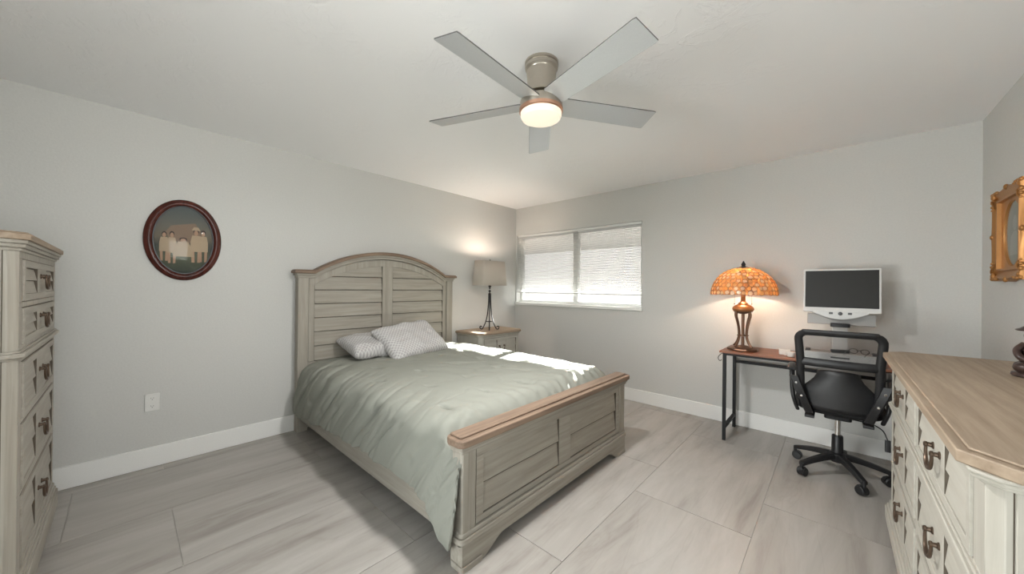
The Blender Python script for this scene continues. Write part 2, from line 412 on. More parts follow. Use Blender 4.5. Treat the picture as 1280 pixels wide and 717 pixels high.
def carcass(root, pal, Wd, D, c, z0, z1, cols, rows):
    """case with chamfered front corners, open behind the drawers; drawer openings left as dark grooves"""
    mb = MB()
    h = Wd/2
    mb.prism([(-h, 0), (-h, -D+c), (-h+c, -D), (-h+c, -D+.07), (h-c, -D+.07), (h-c, -D), (h, -D+c), (h, 0)], z0, z1)
    # face frame around the drawers
    A0, A1 = cols[0][0], cols[-1][1]
    zs = [z0]+[v for r in rows for v in r]+[z1]
    for i in range(0, len(zs), 2):
        if zs[i+1]-zs[i] > .001: mb.box(-h+c, h-c, -D+.07, -D, zs[i], zs[i+1])
    xs = [-h+c]+[v for q in cols for v in q]+[h-c]
    for r0, r1 in rows:
        for i in range(0, len(xs), 2): mb.box(xs[i], xs[i+1], -D+.07, -D, r0, r1)
    # chamfer post groove lines and a framed side panel
    for sx in (-1, 1):
        x = sx*h
        mb.box(x-sx*.004, x+sx*.004, -D+c+.012, -.001, z0, z1)
        mb.mi = 1; mb.box(x-sx*.004, x+sx*.0010, -D+c+.0085, -D+c+.0118, z0+.001, z1-.001); mb.mi = 0
    mb.build('carcass', [M[pal+'Z'], M['recess']], root, bevel=.0015, seg=1)
def molding(root, pal, name, Wd, D, c, layers, mname=None):
    mb = MB()
    for o, a, b in layers: mb.prism(octo(Wd, D, c, o), a, b)
    return mb.build(name, M[mname or pal+'X'], root, bevel=.003)
def bracket_feet(root, pal, Wd, D, c, z1):
    """front and side aprons with bracket-shaped feet"""
    h = Wd/2
    for sx in (-1, 1):
        mb = MB()
        rows = []
        for i in range(13):
            t = i/12; x = sx*(h-.002)-sx*t*.17
            rows.append((x, 0 if t < .45 else .055*smoothstep(.45, 1, t), z1))
        mb.band(rows, -D-.004, -D+.03)
        mb.box(sx*(h-.004), sx*(h-.034), -D-.002, -D+.12, 0, z1)
        mb.build('foot', M[pal+'X'], root, bevel=.003)
        mb = MB(); mb.box(sx*(h-.004), sx*(h-.034), -.10, -.0, 0, z1); mb.build('foot', M[pal+'X'], root, bevel=.003)

# --- tall chest, left edge of the view
t = thing('chest_of_drawers', 'tall grey-washed five-drawer chest with brown top at the left edge against the wall', 'chest of drawers', (.890, -4.635, 0), PI)
CW, CD = .99, .455; C_c = .022
rows = [(.215, .49), (.505, .755), (.77, .985), (1.045, 1.185), (1.205, 1.365)]
carcass(t, 'greywash', CW, CD, C_c, .10, 1.415, [(-CW/2+.085, CW/2-.085)], rows)
for r0, r1 in rows: drawer(t, 'greywash', -CW/2+.085, CW/2-.085, r0, r1, -CD)
molding(t, 'greywash', 'base_molding', CW, CD, C_c, [(.018, .075, .165), (.012, .165, .18), (.006, .18, .2)])
molding(t, 'greywash', 'waist_molding', CW, CD, C_c, [(.008, 1.0, 1.008), (.016, 1.008, 1.024), (.008, 1.024, 1.032)])
molding(t, 'greywash', 'crown_molding', CW, CD, C_c, [(.006, 1.39, 1.402), (.014, 1.402, 1.416), (.020, 1.416, 1.43)])
molding(t, 'browntop', 'top', CW, CD, C_c, [(.027, 1.43, 1.452), (.021, 1.452, 1.458)])
bracket_feet(t, 'greywash', CW, CD, C_c, .08)

# --- long dresser, right edge of the view
t = thing('dresser', 'long pale grey-washed six-drawer dresser with brown wood top against the right wall', 'dresser', (4.228, -1.955, 0), -PI/2)
DW, DD, D_c = 1.645, .482, .020
cols = [(-DW/2+.10, -.022), (.022, DW/2-.10)]
rows = [(.175, .40), (.43, .655), (.70, .895)]
carcass(t, 'palewash', DW, DD, D_c, .10, .915, cols, rows)
for r0, r1 in rows:
    for a0, a1 in cols: drawer(t, 'palewash', a0, a1, r0, r1, -DD, handle_w=.09)
molding(t, 'palewash', 'base_molding', DW, DD, D_c, [(.022, .07, .13), (.014, .13, .145), (.006, .145, .165)])
molding(t, 'palewash', 'waist_molding', DW, DD, D_c, [(.006, .665, .671), (.013, .671, .685), (.006, .685, .692)])
molding(t, 'palewash', 'crown_molding', DW, DD, D_c, [(.008, .898, .906), (.018, .906, .916), (.024, .916, .924)])
molding(t, 'browntop', 'top', DW, DD, .048, [(.036, .924, .950), (.018, .950, .956)])
bracket_feet(t, 'palewash', DW, DD, D_c, .075)

# --- nightstand in the far corner
t = thing('nightstand', 'small grey-washed nightstand with drawer between bed and window wall', 'nightstand', (.022, -.755, 0), PI/2)
NW, ND, N_c = .70, .43, .035
rows = [(.14, .38), (.41, .66)]
cl = [(-NW/2+N_c+.02, NW/2-N_c-.02)]
carcass(t, 'palewash', NW, ND, N_c, .09, .69, cl, rows)
for r0, r1 in rows: drawer(t, 'palewash', cl[0][0], cl[0][1], r0, r1, -ND)
molding(t, 'palewash', 'base_molding', NW, ND, N_c, [(.018, .07, .115), (.008, .115, .13)])
molding(t, 'palewash', 'crown_molding', NW, ND, N_c, [(.008, .682, .69), (.018, .69, .70), (.024, .70, .708)])
molding(t, 'browntop', 'top', NW, ND, N_c, [(.036, .708, .728), (.026, .728, .735)])
bracket_feet(t, 'palewash', NW, ND, N_c, .075)

# ------------------------------------------------------------------ bed
bed = thing('bed', 'large grey-washed wooden panel bed with arched headboard against the left wall', 'bed', (.017, -2.08, 0), PI/2)
XH = .835
def arch(x, z0=1.405, sag=.208, half=.705):
    R = (half*half+sag*sag)/(2*sag)
    return z0+(math.sqrt(R*R-x*x)-(R-sag)) if abs(x) < half else z0
def xs(a, b, n): return [a+(b-a)*i/(n-1) for i in range(n)]
hb = MB(); hb.band([(x, .28, arch(x, 1.34, .20, .70)) for x in xs(-XH+.08, XH-.08, 49)], -.012, -.034)
hb.mi = 1; hb.box(-XH+.09, XH-.09, -.034, -.056, .28, .519)
hbo = hb.build('headboard', [M['recess'], M['greywashX']], bed, smooth=20)
for sx in (-1, 1):
    mb = MB(); mb.box(sx*(XH), sx*(XH-.085), -.005, -.078, 0, 1.37); mb.build('post', M['greywashZ'], hbo, bevel=.004)
# inner frame following the arch, centre stile and louvered planks
mb = MB()
for sx in (-1, 1): mb.box(sx*(XH-.089), sx*(XH-.135), -.045, -.0655, .602, 1.30)
mb.box(-XH+.089, XH-.089, -.045, -.066, .52, .60)
mb.box(-.057, .057, -.045, -.064, .602, 1.495)
mb.band([(x, arch(x, 1.285, .195, .70), arch(x, 1.345, .20, .70)) for x in xs(-XH+.089, XH-.089, 49)], -.045, -.066)
mb.mi = 1
for x, zt_ in ((-.6985, 1.28), (-.0578, 1.48), (.0578, 1.48), (.6985, 1.28)): mb.box(x-.0007, x+.0007, -.036, -.0632, .604, zt_)
mb.build('inner_frame', [M['greywashZ'], M['recess']], hbo, bevel=.0015)
zb = [.603, .735, .862, .987, 1.112, 1.237, 1.362, 1.52]
for a, b in zip(zb, zb[1:]):
    mb = MB()
    for (x0, x1) in ((-.6965, -.0605), (.0605, .6965)):
        rows_ = []
        for x in xs(x0, x1, 33):
            lim = arch(x, 1.30, .195, .70)
            if lim > a+.004: rows_.append((x, min(b-.0025, lim)))
        if len(rows_) < 2: continue
        P = [[(x, -.036, a+.0025), (x, -.0635, a+.0025), (x, -.0635+.015*(zt-a)/(b-a), zt), (x, -.036, zt)] for x, zt in rows_]
        mb.grid(P, closed_v=True)
        mb.mi = 1
        mb.grid([[(x, -.0638, a+.0022), (x, -.0638, a+.0040+.0022*max(0, noise.noise((x*9, a*7, 1)))), (x, -.0625, a+.0040+.0022*max(0, noise.noise((x*9, a*7, 1)))), (x, -.0625, a+.0022)] for x, zt in rows_], closed_v=True)
        mb.mi = 0
        for e in (P[0], P[-1]): mb.face([mb.bm.verts.new(p) for p in e])
    mb.build('plank', [M['greywashX'], M['recess']], hbo, smooth=20)
def caprows(lo, hi, e): return [(x, arch(x)+lo, arch(x)+hi) for x in sorted(xs(-XH-e, XH+e, 81)+[-.7051, .7051])]
mb = MB(); mb.band(caprows(-.062, -.040, .006), -.0, -.086); mb.band(caprows(-.040, -.022, .016), -.0, -.098); mb.build('crown_molding', M['greywashX'], hbo, bevel=.003, smooth=50)
mb = MB(); mb.band(caprows(-.022, .002, .034), -.0, -.118); mb.band(caprows(.002, .010, .026), -.0, -.110); mb.build('cap', M['capX'], hbo, bevel=.004, smooth=50)
# footboard
YF = -2.283; FX = .82
mb = MB(); mb.box(-FX+.07, FX-.07, YF+.030, YF+.058, .12, .555); fb = mb.build('footboard', M['recess'], bed, bevel=.002)
for sx in (-1, 1):
    mb = MB(); mb.box(sx*FX, sx*(FX-.085), YF, YF+.075, .10, .565); mb.build('post', M['greywashZ'], fb, bevel=.008, seg=3)
mb = MB()
for sx in (-1, 1): mb.box(sx*(FX-.089), sx*(FX-.135), YF+.032, YF+.006, .206, .487)
mb.box(-FX+.089, FX-.089, YF+.032, YF+.006, .488, .529); mb.box(-FX+.089, FX-.089, YF+.032, YF+.006, .175, .205); mb.box(-.062, .062, YF+.032, YF+.007, .206, .487)
mb.mi = 1
for x in (-.6845, -.0625, .0625, .6845): mb.box(x-.0007, x+.0007, YF+.031, YF+.0078, .209, .4845)
mb.build('inner_frame', [M['greywashX'], M['recess']], fb, bevel=.0015)
for (x0, x1) in ((-.6825, -.0645), (.0645, .6825)):
    for (a, b) in ((.209, .3435), (.3495, .4845)):
        mb = MB(); mb.hexa([(x0, YF+.032, a), (x1, YF+.032, a), (x1, YF+.009, a), (x0, YF+.009, a), (x0, YF+.032, b), (x1, YF+.032, b), (x1, YF+.0225, b), (x0, YF+.0225, b)]); mb.mi = 1; mb.box(x0, x1, YF+.010, YF+.0087, a-.0006, a+.0026)
        mb.build('plank', [M['greywashX'], M['recess']], fb, smooth=0)
mb = MB(); mb.box(-FX-.008, FX+.008, YF-.008, YF+.08, .530, .548); mb.box(-FX-.016, FX+.016, YF-.016, YF+.084, .548, .568); mb.build('crown_molding', M['greywashX'], fb, bevel=.004)
def rrect(x0, x1, y0, y1, r, n=5):
    out = []
    for cx, cy, a0 in ((x1-r, y1-r, 0), (x0+r, y1-r, 90), (x0+r, y0+r, 180), (x1-r, y0+r, 270)):
        for i in range(n+1):
            a = math.radians(a0+90*i/n); out.append((cx+r*math.cos(a), cy+r*math.sin(a)))
    return out
mb = MB(); mb.prism(rrect(-FX-.036, FX+.036, YF-.034, YF+.088, .034), .568, .600); mb.prism(rrect(-FX-.012, FX+.012, YF-.004, YF+.080, .010), .600, .610)
mb.build('cap', M['capX'], fb, bevel=.004)
mb = MB(); mb.prism(rrect(-FX-.006, FX+.006, YF-.006, YF+.08, .02), .150, .172); mb.prism(rrect(-FX-.014, FX+.014, YF-.014, YF+.084, .025), .125, .150); mb.build('base_molding', M['greywashX'], fb, bevel=.004)
mb = MB()
rows_ = []
for x in xs(-FX, FX, 97):
    d_ = FX-abs(x); rows_.append((x, .0 if d_ < .12 else .062*smoothstep(.12, .27, d_)+.004*math.sin(0), .128))
mb.band(rows_, YF-.004, YF+.03)
for sx in (-1, 1): mb.box(sx*(FX-.001), sx*(FX-.03), YF+.031, YF+.08, .002, .124)
for sx in (-1, 1): mb.prism(rrect(min(sx*(FX+.006), sx*(FX-.125)), max(sx*(FX+.006), sx*(FX-.125)), YF-.012, YF+.08, .018), 0, .026)
mb.build('apron', M['greywashX'], fb, bevel=.002)
for sx in (-1, 1):
    mb = MB(); mb.box(sx*(FX-.01), sx*(FX-.04), -.075, YF+.07, .11, .33); mb.build('side_rail', M['greywashY'], bed, bevel=.003)
# mattress
M['mattress'] = cloth('white_mattress_ticking', (.7, .7, .68), tmix=0)
mb = MB(); mb.prism(rrect(.13, 2.06, -2.82, -1.34, .08), .30, .56); tag(mb.build('mattress', M['mattress'], bevel=.03, seg=3), 'white mattress in the wooden bed under the sage comforter', 'mattress')

# comforter
M['comforter'] = cloth('sage_grey_cotton', (.275, .279, .243), tmix=0, bump=.3, scale=700)
TUFT = [(x, y) for i, x in enumerate((.42, .80, 1.18, 1.56, 1.94)) for y in ([-2.72, -2.40, -2.08, -1.76, -1.44] if i % 2 == 0 else [-2.56, -2.24, -1.92, -1.60])]
STUFT = [(.45, .36), (.95, .42), (1.45, .40), (1.9, .38), (.7, .25+.08), (2.15, .30)]
def comforter():
    hemP = [(.10, .165), (.56, .215), (1.05, .25), (1.50, .272), (1.84, .268), (2.06, .235), (2.14, .17), (2.19, .10), (2.235, .085), (2.27, .15), (2.30, .28)]
    def hem(x):
        for (a, za), (b, zb_) in zip(hemP, hemP[1:]):
            if x <= b:
                u = max(0, (x-a)/(b-a)); return za+(zb_-za)*u*u*(3-2*u) if b > 2.06 else za+(zb_-za)*u
        return hemP[-1][1]
    NX, NS = 230, 250; P = []
    for i in range(NX):
        u = i/(NX-1)
        x_t = .118+(2.205-.118)*u; x_s = .105+(2.29-.105)*u
        hz = hem(x_s)+.008*math.sin(x_s*19)+.004*math.sin(x_s*43+1)
        hg = .02*smoothstep(1.9, 2.2, x_s)
        f = 1.0
        cs = [(-2.945-hg*.4, hz), (-2.940, hz*.55+.46*.45), (-2.918, .44), (-2.885, .535), (-2.82, .597), (-2.70, .622), (-2.40, .634), (-2.08, .642), (-1.70, .650), (-1.45, .653), (-1.32, .643), (-1.24, .60), (-1.205, .51), (-1.20, .38), (-1.20, .24)]
        cur = resample(catmull([(0, a, b) for a, b in cs], 10), NS)
        row = []
        for j, q in enumerate(cur):
            y, z = q.y, q.z
            side = smoothstep(.60, .50, z) if y < -2.5 else 0
            x = x_t+(x_s-x_t)*side
            if y > -1.5 : side = 0
            top = 1-max(side, smoothstep(.61, .52, z))
            # normal of the section
            a = cur[max(j-1, 0)]; b = cur[min(j+1, NS-1)]
            ny, nz_ = -(b.z-a.z), (b.y-a.y); L = math.hypot(ny, nz_) or 1; ny /= L; nz_ /= L
            d = 0
            # broad soft undulation + fine creases
            d += .010*noise.noise((x*2.2, y*2.2, 3.1))*top
            n1 = noise.noise((x*3.1+4, y*3.5-x*2.2, .7)); d += .010*n1*top
            d += .0045*noise.noise((x*7+y*5, y*9-x*6, 9.0))*top
            cn = noise.noise((x*2.6+y*1.4, y*2.3-x*1.2, 11.3)); d -= top*.007*math.exp(-(cn/.055)**2)*smoothstep(-.1, .35, noise.noise((x*1.9, y*1.9, 7.7))+.15)
            cn = noise.noise((x*6.5-y*2.0, y*3.2, 21.3)); d -= top*.0035*math.exp(-(cn/.07)**2)
            # folds on the hanging side: run from the top edge down, slanting
            if y < -2.45:
                k = max(smoothstep(.632, .50, z), .45*smoothstep(-2.50, -2.80, y))
                xx = x-.75*(z-.35)+.55*max(0, y+2.90)
                ph = xx*12+3.4*noise.noise((xx*2.1, z*1.2, 5))
                d += k*((.008*math.sin(ph)+.005*math.sin(ph*2.3+1.1+z*4))*(.55+noise.noise((x*1.7, z*2, 8)))+.012*noise.noise((xx*7, z*2.0, 2)))
                cn = noise.noise((xx*4.0, z*.9, 15)); d -= k*.020*math.exp(-(cn/.075)**2)
                cn = noise.noise((xx*8.5+4, z*2.0, 17)); d -= k*.011*math.exp(-(cn/.085)**2)
                cn = noise.noise((xx*15+x*3, z*5.0, 27)); d -= k*.002*math.exp(-(cn/.10)**2)
            e = smoothstep(1.80, 2.16, x)*top       # gathered at the foot end
            d += e*.005*math.sin(y*62+6*noise.noise((x*4, y*3, 1)))*smoothstep(2.21, 2.15, x)
            for tx, ty in TUFT:
                dx, dy = x-tx, y-ty; r2 = dx*dx+dy*dy
                if r2 < .03: d -= top*(.013*math.exp(-r2/.0012)+.022*math.exp(-((dy-.3*dx)**2)/.00016-(dx*dx)/.0020))
            if y < -2.85:
                for tx, tz in STUFT:
                    r2 = (x-tx)**2+(z-tz)**2
                    if r2 < .03: d -= .014*math.exp(-r2/.0007)
            zz = z+nz_*d; yy = y+ny*d
            if top > 0:
                zz -= top*(.115*smoothstep(2.02, 2.205, x)**2.0)
                zz -= top*.012*smoothstep(.30, .12, x)
            row.append((x, yy, zz))
        P.append(row)
    mb = MB(); mb.grid(P)
    o = mb.build('comforter', M['comforter'], smooth=180)
    so = o.modifiers.new('thickness', 'SOLIDIFY'); so.thickness = .014; so.offset = -1
    sb = o.modifiers.new('smooth', 'SUBSURF'); sb.levels = 1; sb.render_levels = 1
    return o
tag(comforter(), 'sage green-grey tufted comforter spread over the wooden bed', 'comforter')

# pillows
def pillow_mat():
    m, n, l, b = mat('white_and_grey_trellis_cotton')
    tc = n.new('ShaderNodeTexCoord'); mp = n.new('ShaderNodeMapping'); mp.inputs['Rotation'].default_value = (0, 0, PI/4); mp.inputs['Scale'].default_value = (44, 44, 44)
    l.new(tc.outputs['Object'], mp.inputs['Vector'])
    sp = n.new('ShaderNodeSeparateXYZ'); l.new(mp.outputs['Vector'], sp.inputs[0])
    outs = []
    for ax in 'XY':
        fr = n.new('ShaderNodeMath'); fr.operation = 'FRACT'; l.new(sp.outputs[ax], fr.inputs[0])
        s_ = n.new('ShaderNodeMath'); s_.operation = 'SUBTRACT'; s_.inputs[1].default_value = .5; l.new(fr.outputs[0], s_.inputs[0])
        a = n.new('ShaderNodeMath'); a.operation = 'ABSOLUTE'; l.new(s_.outputs[0], a.inputs[0]); outs.append(a)
    mx = n.new('ShaderNodeMath'); mx.operation = 'MAXIMUM'; l.new(outs[0].outputs[0], mx.inputs[0]); l.new(outs[1].outputs[0], mx.inputs[1])
    r = n.new('ShaderNodeValToRGB'); r.color_ramp.elements[0].position = .36; r.color_ramp.elements[0].color = (.40, .385, .38, 1); r.color_ramp.elements[1].position = .40; r.color_ramp.elements[1].color = (.60, .585, .57, 1)
    l.new(mx.outputs[0], r.inputs['Fac']); l.new(r.outputs['Color'], b.inputs['Base Color']); b.inputs['Roughness'].default_value = .9; b.inputs['Specular IOR Level'].default_value = .1
    return m
M['pillow'] = pillow_mat()
def pillow(name, label, Lx, Ly, th, loc, rot, seed, group):
    N = 40; P1 = []; P2 = []
    for i in range(N+1):
        u = -1+2*i/N; r1 = []; r2 = []
        for j in range(N+1):
            v = -1+2*j/N
            h = ((1-u**4)*(1-v**4))**.42
            pin = 1-.055*(1-abs(v)**2)*abs(u)**3 ; pin2 = 1-.05*(1-abs(u)**2)*abs(v)**3
            x, y = u*Lx/2*pin, v*Ly/2*pin2
            nn = .018*noise.noise((u*2+seed, v*2, seed))+.010*noise.noise((u*5+seed, v*5, 2*seed))
            w_ = .012*math.sin(u*9+seed)*abs(v)**2*(1-abs(u))
            r1.append((x, y, th/2*h+nn*h+w_)); r2.append((x, y, -th/2*h*.8+nn*.4*h+w_))
        P1.append(r1); P2.append(r2)
    mb = MB(); mb.grid(P1); mb.grid(P2); bmesh.ops.remove_doubles(mb.bm, verts=mb.bm.verts, dist=.0008)
    o = mb.build(name, M['pillow'], smooth=180, loc=loc)
    o.rotation_mode = 'XYZ'; o.rotation_euler = rot
    s_ = o.modifiers.new('smooth', 'SUBSURF'); s_.levels = 1; s_.render_levels = 1
    return tag(o, label, 'pillow', group)
# front pillow leans back on the rear one
pillow('pillow', 'grey and white trellis pillow in front, nearer the middle of the bed', .66, .44, .18, (.465, -2.03, .752), (math.radians(36), math.radians(-4), math.radians(98)), 1.3, None)
pillow('pillow', 'grey and white trellis pillow lying behind and left of the front pillow', .58, .40, .17, (.315, -2.32, .722), (math.radians(14), 0, math.radians(92)), 4.1, None)

# ------------------------------------------------------------------ window blind
bl = thing('window_blind', 'white horizontal slat blind hanging over the window, lowered almost to the sill', 'blind', (0, 0, WZ0))
mb = MB(); BX0, BX1 = WX0+.012, WX1-.010
mb.box(BX0, BX1, .012, .042, WZ1-.03-WZ0, WZ1-.002-WZ0); mb.build('headrail', M['vinyl'], bl, bevel=.003)
M['slat'] = cloth('white_blind_slats', (.80, .79, .76), (.75, .73, .69), .12, 0, rough=.5)
mb = MB(); zt, zb_ = WZ1-.042-WZ0, 1.222-WZ0; n = 43; tilt = math.radians(20)
for i in range(n):
    z = zb_+(zt-zb_)*i/(n-1); hw = .0125
    P = []
    for k in range(5):
        e = -1+k/2; yy = e*hw; cr = .0015*(1-e*e)
        P.append((.027+yy*math.cos(tilt)+cr*math.sin(tilt), z-yy*math.sin(tilt)+cr*math.cos(tilt)))
    mb.grid([[(x, y, q) for (y, q) in P] for x in (BX0+.004, BX1-.004)])
mb.build('slats', M['slat'], bl, smooth=60)
mb = MB(); mb.box(BX0+.002, BX1-.002, .016, .040, zb_-.022, zb_-.008); mb.build('bottom_rail', M['vinyl'], bl, bevel=.003)
for x in (.16, .60, 1.22, 1.70):
    mb = MB(); mb.tube([(x, .0125, zb_-.01), (x, .0125, zt+.01)], .0009, 6); mb.tube([(x, .0415, zb_-.01), (x, .0415, zt+.01)], .0009, 6); mb.build('ladder_cord', M['vinyl'], bl)

# ------------------------------------------------------------------ lamps
def bulb(parent, loc, watts, color, r=.03):
    l = light('bulb_light', 'POINT', loc, watts, color, shadow_soft_size=r); l.parent = parent; return l
# bedside lamp
bx, by, bz = .255, -.775, .735
t = thing('bedside_lamp', 'tall dark iron lamp with beige rectangular shade on the nightstand', 'lamp', (bx, by, bz))
mb = MB()
for k in range(4):
    a = PI/4+k*PI/2; c, s_ = math.cos(a), math.sin(a)
    prof = [(.012, .455), (.013, .38), (.018, .28), (.028, .19), (.045, .11), (.066, .055), (.085, .018), (.103, .008), (.117, .018), (.121, .034), (.112, .046), (.101, .042), (.099, .032)]
    pr = catmull([(r*c, r*s_, z) for r, z in prof], 5)
    mb.tube(pr, .0068, 8)
for k in range(4):
    a = PI/4+k*PI/2; b = a+PI/2
    mb.tube([(.047*math.cos(a), .047*math.sin(a), .105), (.047*math.cos(b), .047*math.sin(b), .105)], .004, 8)
mb.lathe([(.016, .44), (.019, .45), (.019, .462), (.012, .468), (.006, .474)], 16)
mb.build('base', M['dark_metal'], t)
mb = MB(); mb.lathe([(.005, .47), (.006, .476), (.017, .488), (.017, .496), (.007, .508), (.007, .514), (.012, .522), (.012, .53), (.006, .54)], 16)
mb.mi = 1; mb.lathe([(.006, .505), (.014, .512), (.014, .520), (.006, .526)], 16)
mb.mi = 0; mb.lathe([(.006, .53), (.016, .545), (.020, .556), (.012, .57), (.006, .58), (.006, .62), (.012, .63), (.012, .66), (0, .662)], 16)
mb.build('neck', [M['dark_metal'], M['chrome']], t)
M['lampshade'] = cloth('beige_linen_shade', (.50, .45, .39), (.5, .42, .34), .05, .4, 500)
mb = MB(); zb2, zt2 = .565, .875
def ring(hx, hy, z, r=.02): return [(a, b, z) for a, b in rrect(-hx, hx, -hy, hy, r, 4)]
mb.grid([ring(.105, .215, zb2), ring(.098, .203, (zb2+zt2)/2), ring(.092, .190, zt2)], closed_v=True)
sh = mb.build('lamp_shade', M['lampshade'], t, smooth=50)
so = sh.modifiers.new('thickness', 'SOLIDIFY'); so.thickness = .003
mb = MB(); mb.tube([(.0, .187, zt2-.012), (0, -.187, zt2-.012)], .002, 8); mb.tube([(0, 0, .66), (0, .03, .70), (0, .03, .80), (0, 0, zt2-.012)], .002, 8); mb.tube([(0, 0, .66), (0, -.03, .70), (0, -.03, .80), (0, 0, zt2-.012)], .002, 8)
mb.lathe([(.004, zt2-.012), (.004, zt2), (.010, zt2+.006), (.008, zt2+.016), (0, zt2+.024)], 12); mb.build('harp', M['dark_metal'], t)
M['bulb'] = None
def emit(name, col, st):
    m, n, l, b = mat(name); b.inputs['Base Color'].default_value = (*col, 1); b.inputs['Emission Color'].default_value = (*col, 1); b.inputs['Emission Strength'].default_value = st; return m
M['bulb'] = emit('warm_bulb_glass', (1, .72, .45), 8)
mb = MB(); mb.lathe([(.012, .66), (.014, .675), (.028, .71), (.028, .73), (.018, .75), (0, .757)], 16); mb.build('bulb', M['bulb'], t)
bulb(t, (0, 0, .80), 6.5, (1, .84, .71), .035)

# tiffany lamp
tx, ty, tz = 2.925, -.29, .757
t = thing('tiffany_lamp', 'bronze table lamp with amber stained-glass dome shade glowing on the desk', 'lamp', (tx, ty, tz))
mb = MB()
mb.lathe([(.115, 0), (.122, .006), (.118, .016), (.10, .022), (.085, .026), (.05, .034), (.02, .04), (0, .042)], 8, rot=Matrix.Rotation(PI/8, 3, 'Z'))
mb.build('base', M['lamp_bronze'], t, bevel=.002)
for k in range(4):
    a = PI/4+k*PI/2+.25; c, s_ = math.cos(a), math.sin(a)
    pr = catmull([(r*c, r*s_, z) for r, z in ((.088, .028), (.066, .05), (.046, .09), (.038, .13), (.043, .19), (.058, .25), (.072, .295), (.066, .325), (.05, .338))], 5)
    mb = MB(); mb.tube(pr, [.0085]*len(pr), 10); mb.build('leg', M['lamp_bronze'], t)
mb = MB(); mb.tube([(0, 0, .04), (0, 0, .33)], .012, 12); mb.lathe([(.036, .118), (.044, .121), (.044, .129), (.036, .132)], 20); mb.lathe([(.02, .31), (.05, .32), (.074, .332)], 20); mb.build('stem', M['lamp_bronze'], t)
M['amber_bronze'] = plain('gilt_bronze_urn', (.42, .19, .075), .35, .6)
mb = MB(); mb.lathe([(.05, .328), (.075, .336), (.082, .352), (.078, .368), (.06, .384), (.036, .394), (.038, .402), (.024, .412), (.018, .42), (.016, .47), (.022, .475), (.022, .50), (0, .502)], 28); mb.build('urn', M['amber_bronze'], t)
SR, SZ0, SZ1 = .247, .478, .712
def dome(v):      # v 0 bottom .. 1 top
    a = v*PI/2
    return (SR*math.cos(a*.975)**.95, SZ0+(SZ1-SZ0)*math.sin(a)**1.05)
M['shade_lead'] = None
def shade_mat():
    m, n, l, b = mat('amber_shell_glass'); n.remove(b)
    at = n.new('ShaderNodeAttribute'); at.attribute_name = 'tint'
    tc = n.new('ShaderNodeTexCoord'); nz = n.new('ShaderNodeTexNoise'); nz.inputs['Scale'].default_value = 70; l.new(tc.outputs['Object'], nz.inputs['Vector'])
    mx = n.new('ShaderNodeMix'); mx.data_type = 'RGBA'; mx.blend_type = 'OVERLAY'; mx.inputs['Factor'].default_value = .5
    l.new(at.outputs['Color'], mx.inputs['A']); l.new(nz.outputs['Fac'], mx.inputs['B'])
    d_ = n.new('ShaderNodeBsdfDiffuse'); tr = n.new('ShaderNodeBsdfTranslucent'); gl = n.new('ShaderNodeBsdfGlossy'); gl.inputs['Roughness'].default_value = .2
    l.new(mx.outputs['Result'], d_.inputs['Color']); l.new(mx.outputs['Result'], tr.inputs['Color'])
    a = n.new('ShaderNodeMixShader'); a.inputs[0].default_value = .62; l.new(d_.outputs[0], a.inputs[1]); l.new(tr.outputs[0], a.inputs[2])
    c = n.new('ShaderNodeMixShader'); c.inputs[0].default_value = .06; l.new(a.outputs[0], c.inputs[1]); l.new(gl.outputs[0], c.inputs[2])
    l.new(c.outputs[0], n['Material Output'].inputs['Surface'])
    return m
M['shade_glass'] = shade_mat()
M['shade_lead'] = cloth('amber_filler_glass', (.30, .14, .045), (.42, .19, .055), .5, 0)
M['came'] = plain('dark_lead_came', (.06, .035, .02), .5, .3)
# annular dome of discs; leading fills between them
mb = MB(); NS = 48
ringsV = [dome(v/18) for v in range(19)]
mb.grid([[(r*math.cos(2*PI*k/NS), r*math.sin(2*PI*k/NS), z) for k in range(NS)] for r, z in ringsV], closed_v=True)
tl = mb.bm.faces.layers.float_color.new('tint')
for f in mb.bm.faces: f[tl] = (.55, .2, .05, 1)
mb.mi = 1
cols_ = [(.70, .36, .13), (.97, .86, .62), (.98, .92, .78), (.95, .66, .28), (.90, .52, .16), (.96, .74, .40), (.88, .56, .26), (.98, .84, .60), (.99, .94, .84)]
def disc(v, ang, rad):
    r, z = dome(v); r2, z2 = dome(min(v+.01, .999)); r1, z1 = dome(max(v-.01, 0))
    tv = Vector((r2-r1, 0, z2-z1)).normalized(); nn = Vector((tv.z, 0, -tv.x))
    c = Vector((r, 0, z))+nn*.0016
    R = Matrix.Rotation(ang, 3, 'Z'); col = random.choice(cols_); k = random.uniform(.8, 1.05)
    rim = []
    ex = random.uniform(.9, 1.12)
    for i in range(12):
        a = 2*PI*i/12
        p = c+tv*(rad*math.sin(a)*ex)+Vector((0, 1, 0))*(rad*math.cos(a)/ex)
        rim.append(mb.bm.verts.new(R @ p))
    ctr = mb.bm.verts.new(R @ (c+nn*.003))
    for i in range(12):
        f = mb.face([rim[i], rim[(i+1) % 12], ctr])
        if f: f[tl] = (*[min(1, q*k) for q in col], 1)
    # dark came around the piece
    ra, rb = [], []
    for i in range(12):
        a = 2*PI*i/12
        for lst, kk, oo in ((ra, 1.0, .0012), (rb, 1.20, .0006)):
            p = c+nn*oo+tv*(rad*kk*math.sin(a)*ex)+Vector((0, 1, 0))*(rad*kk*math.cos(a)/ex); lst.append(mb.bm.verts.new(R @ p))
    mb.mi = 2
    for i in range(12): mb.face([ra[i], ra[(i+1) % 12], rb[(i+1) % 12], rb[i]])
    mb.mi = 1
L = [0]; Vs = [i/200 for i in range(201)]
for a, b in zip(Vs, Vs[1:]):
    p, q = dome(a), dome(b); L.append(L[-1]+math.hypot(p[0]-q[0], p[1]-q[1]))
pos = .016; row = 0
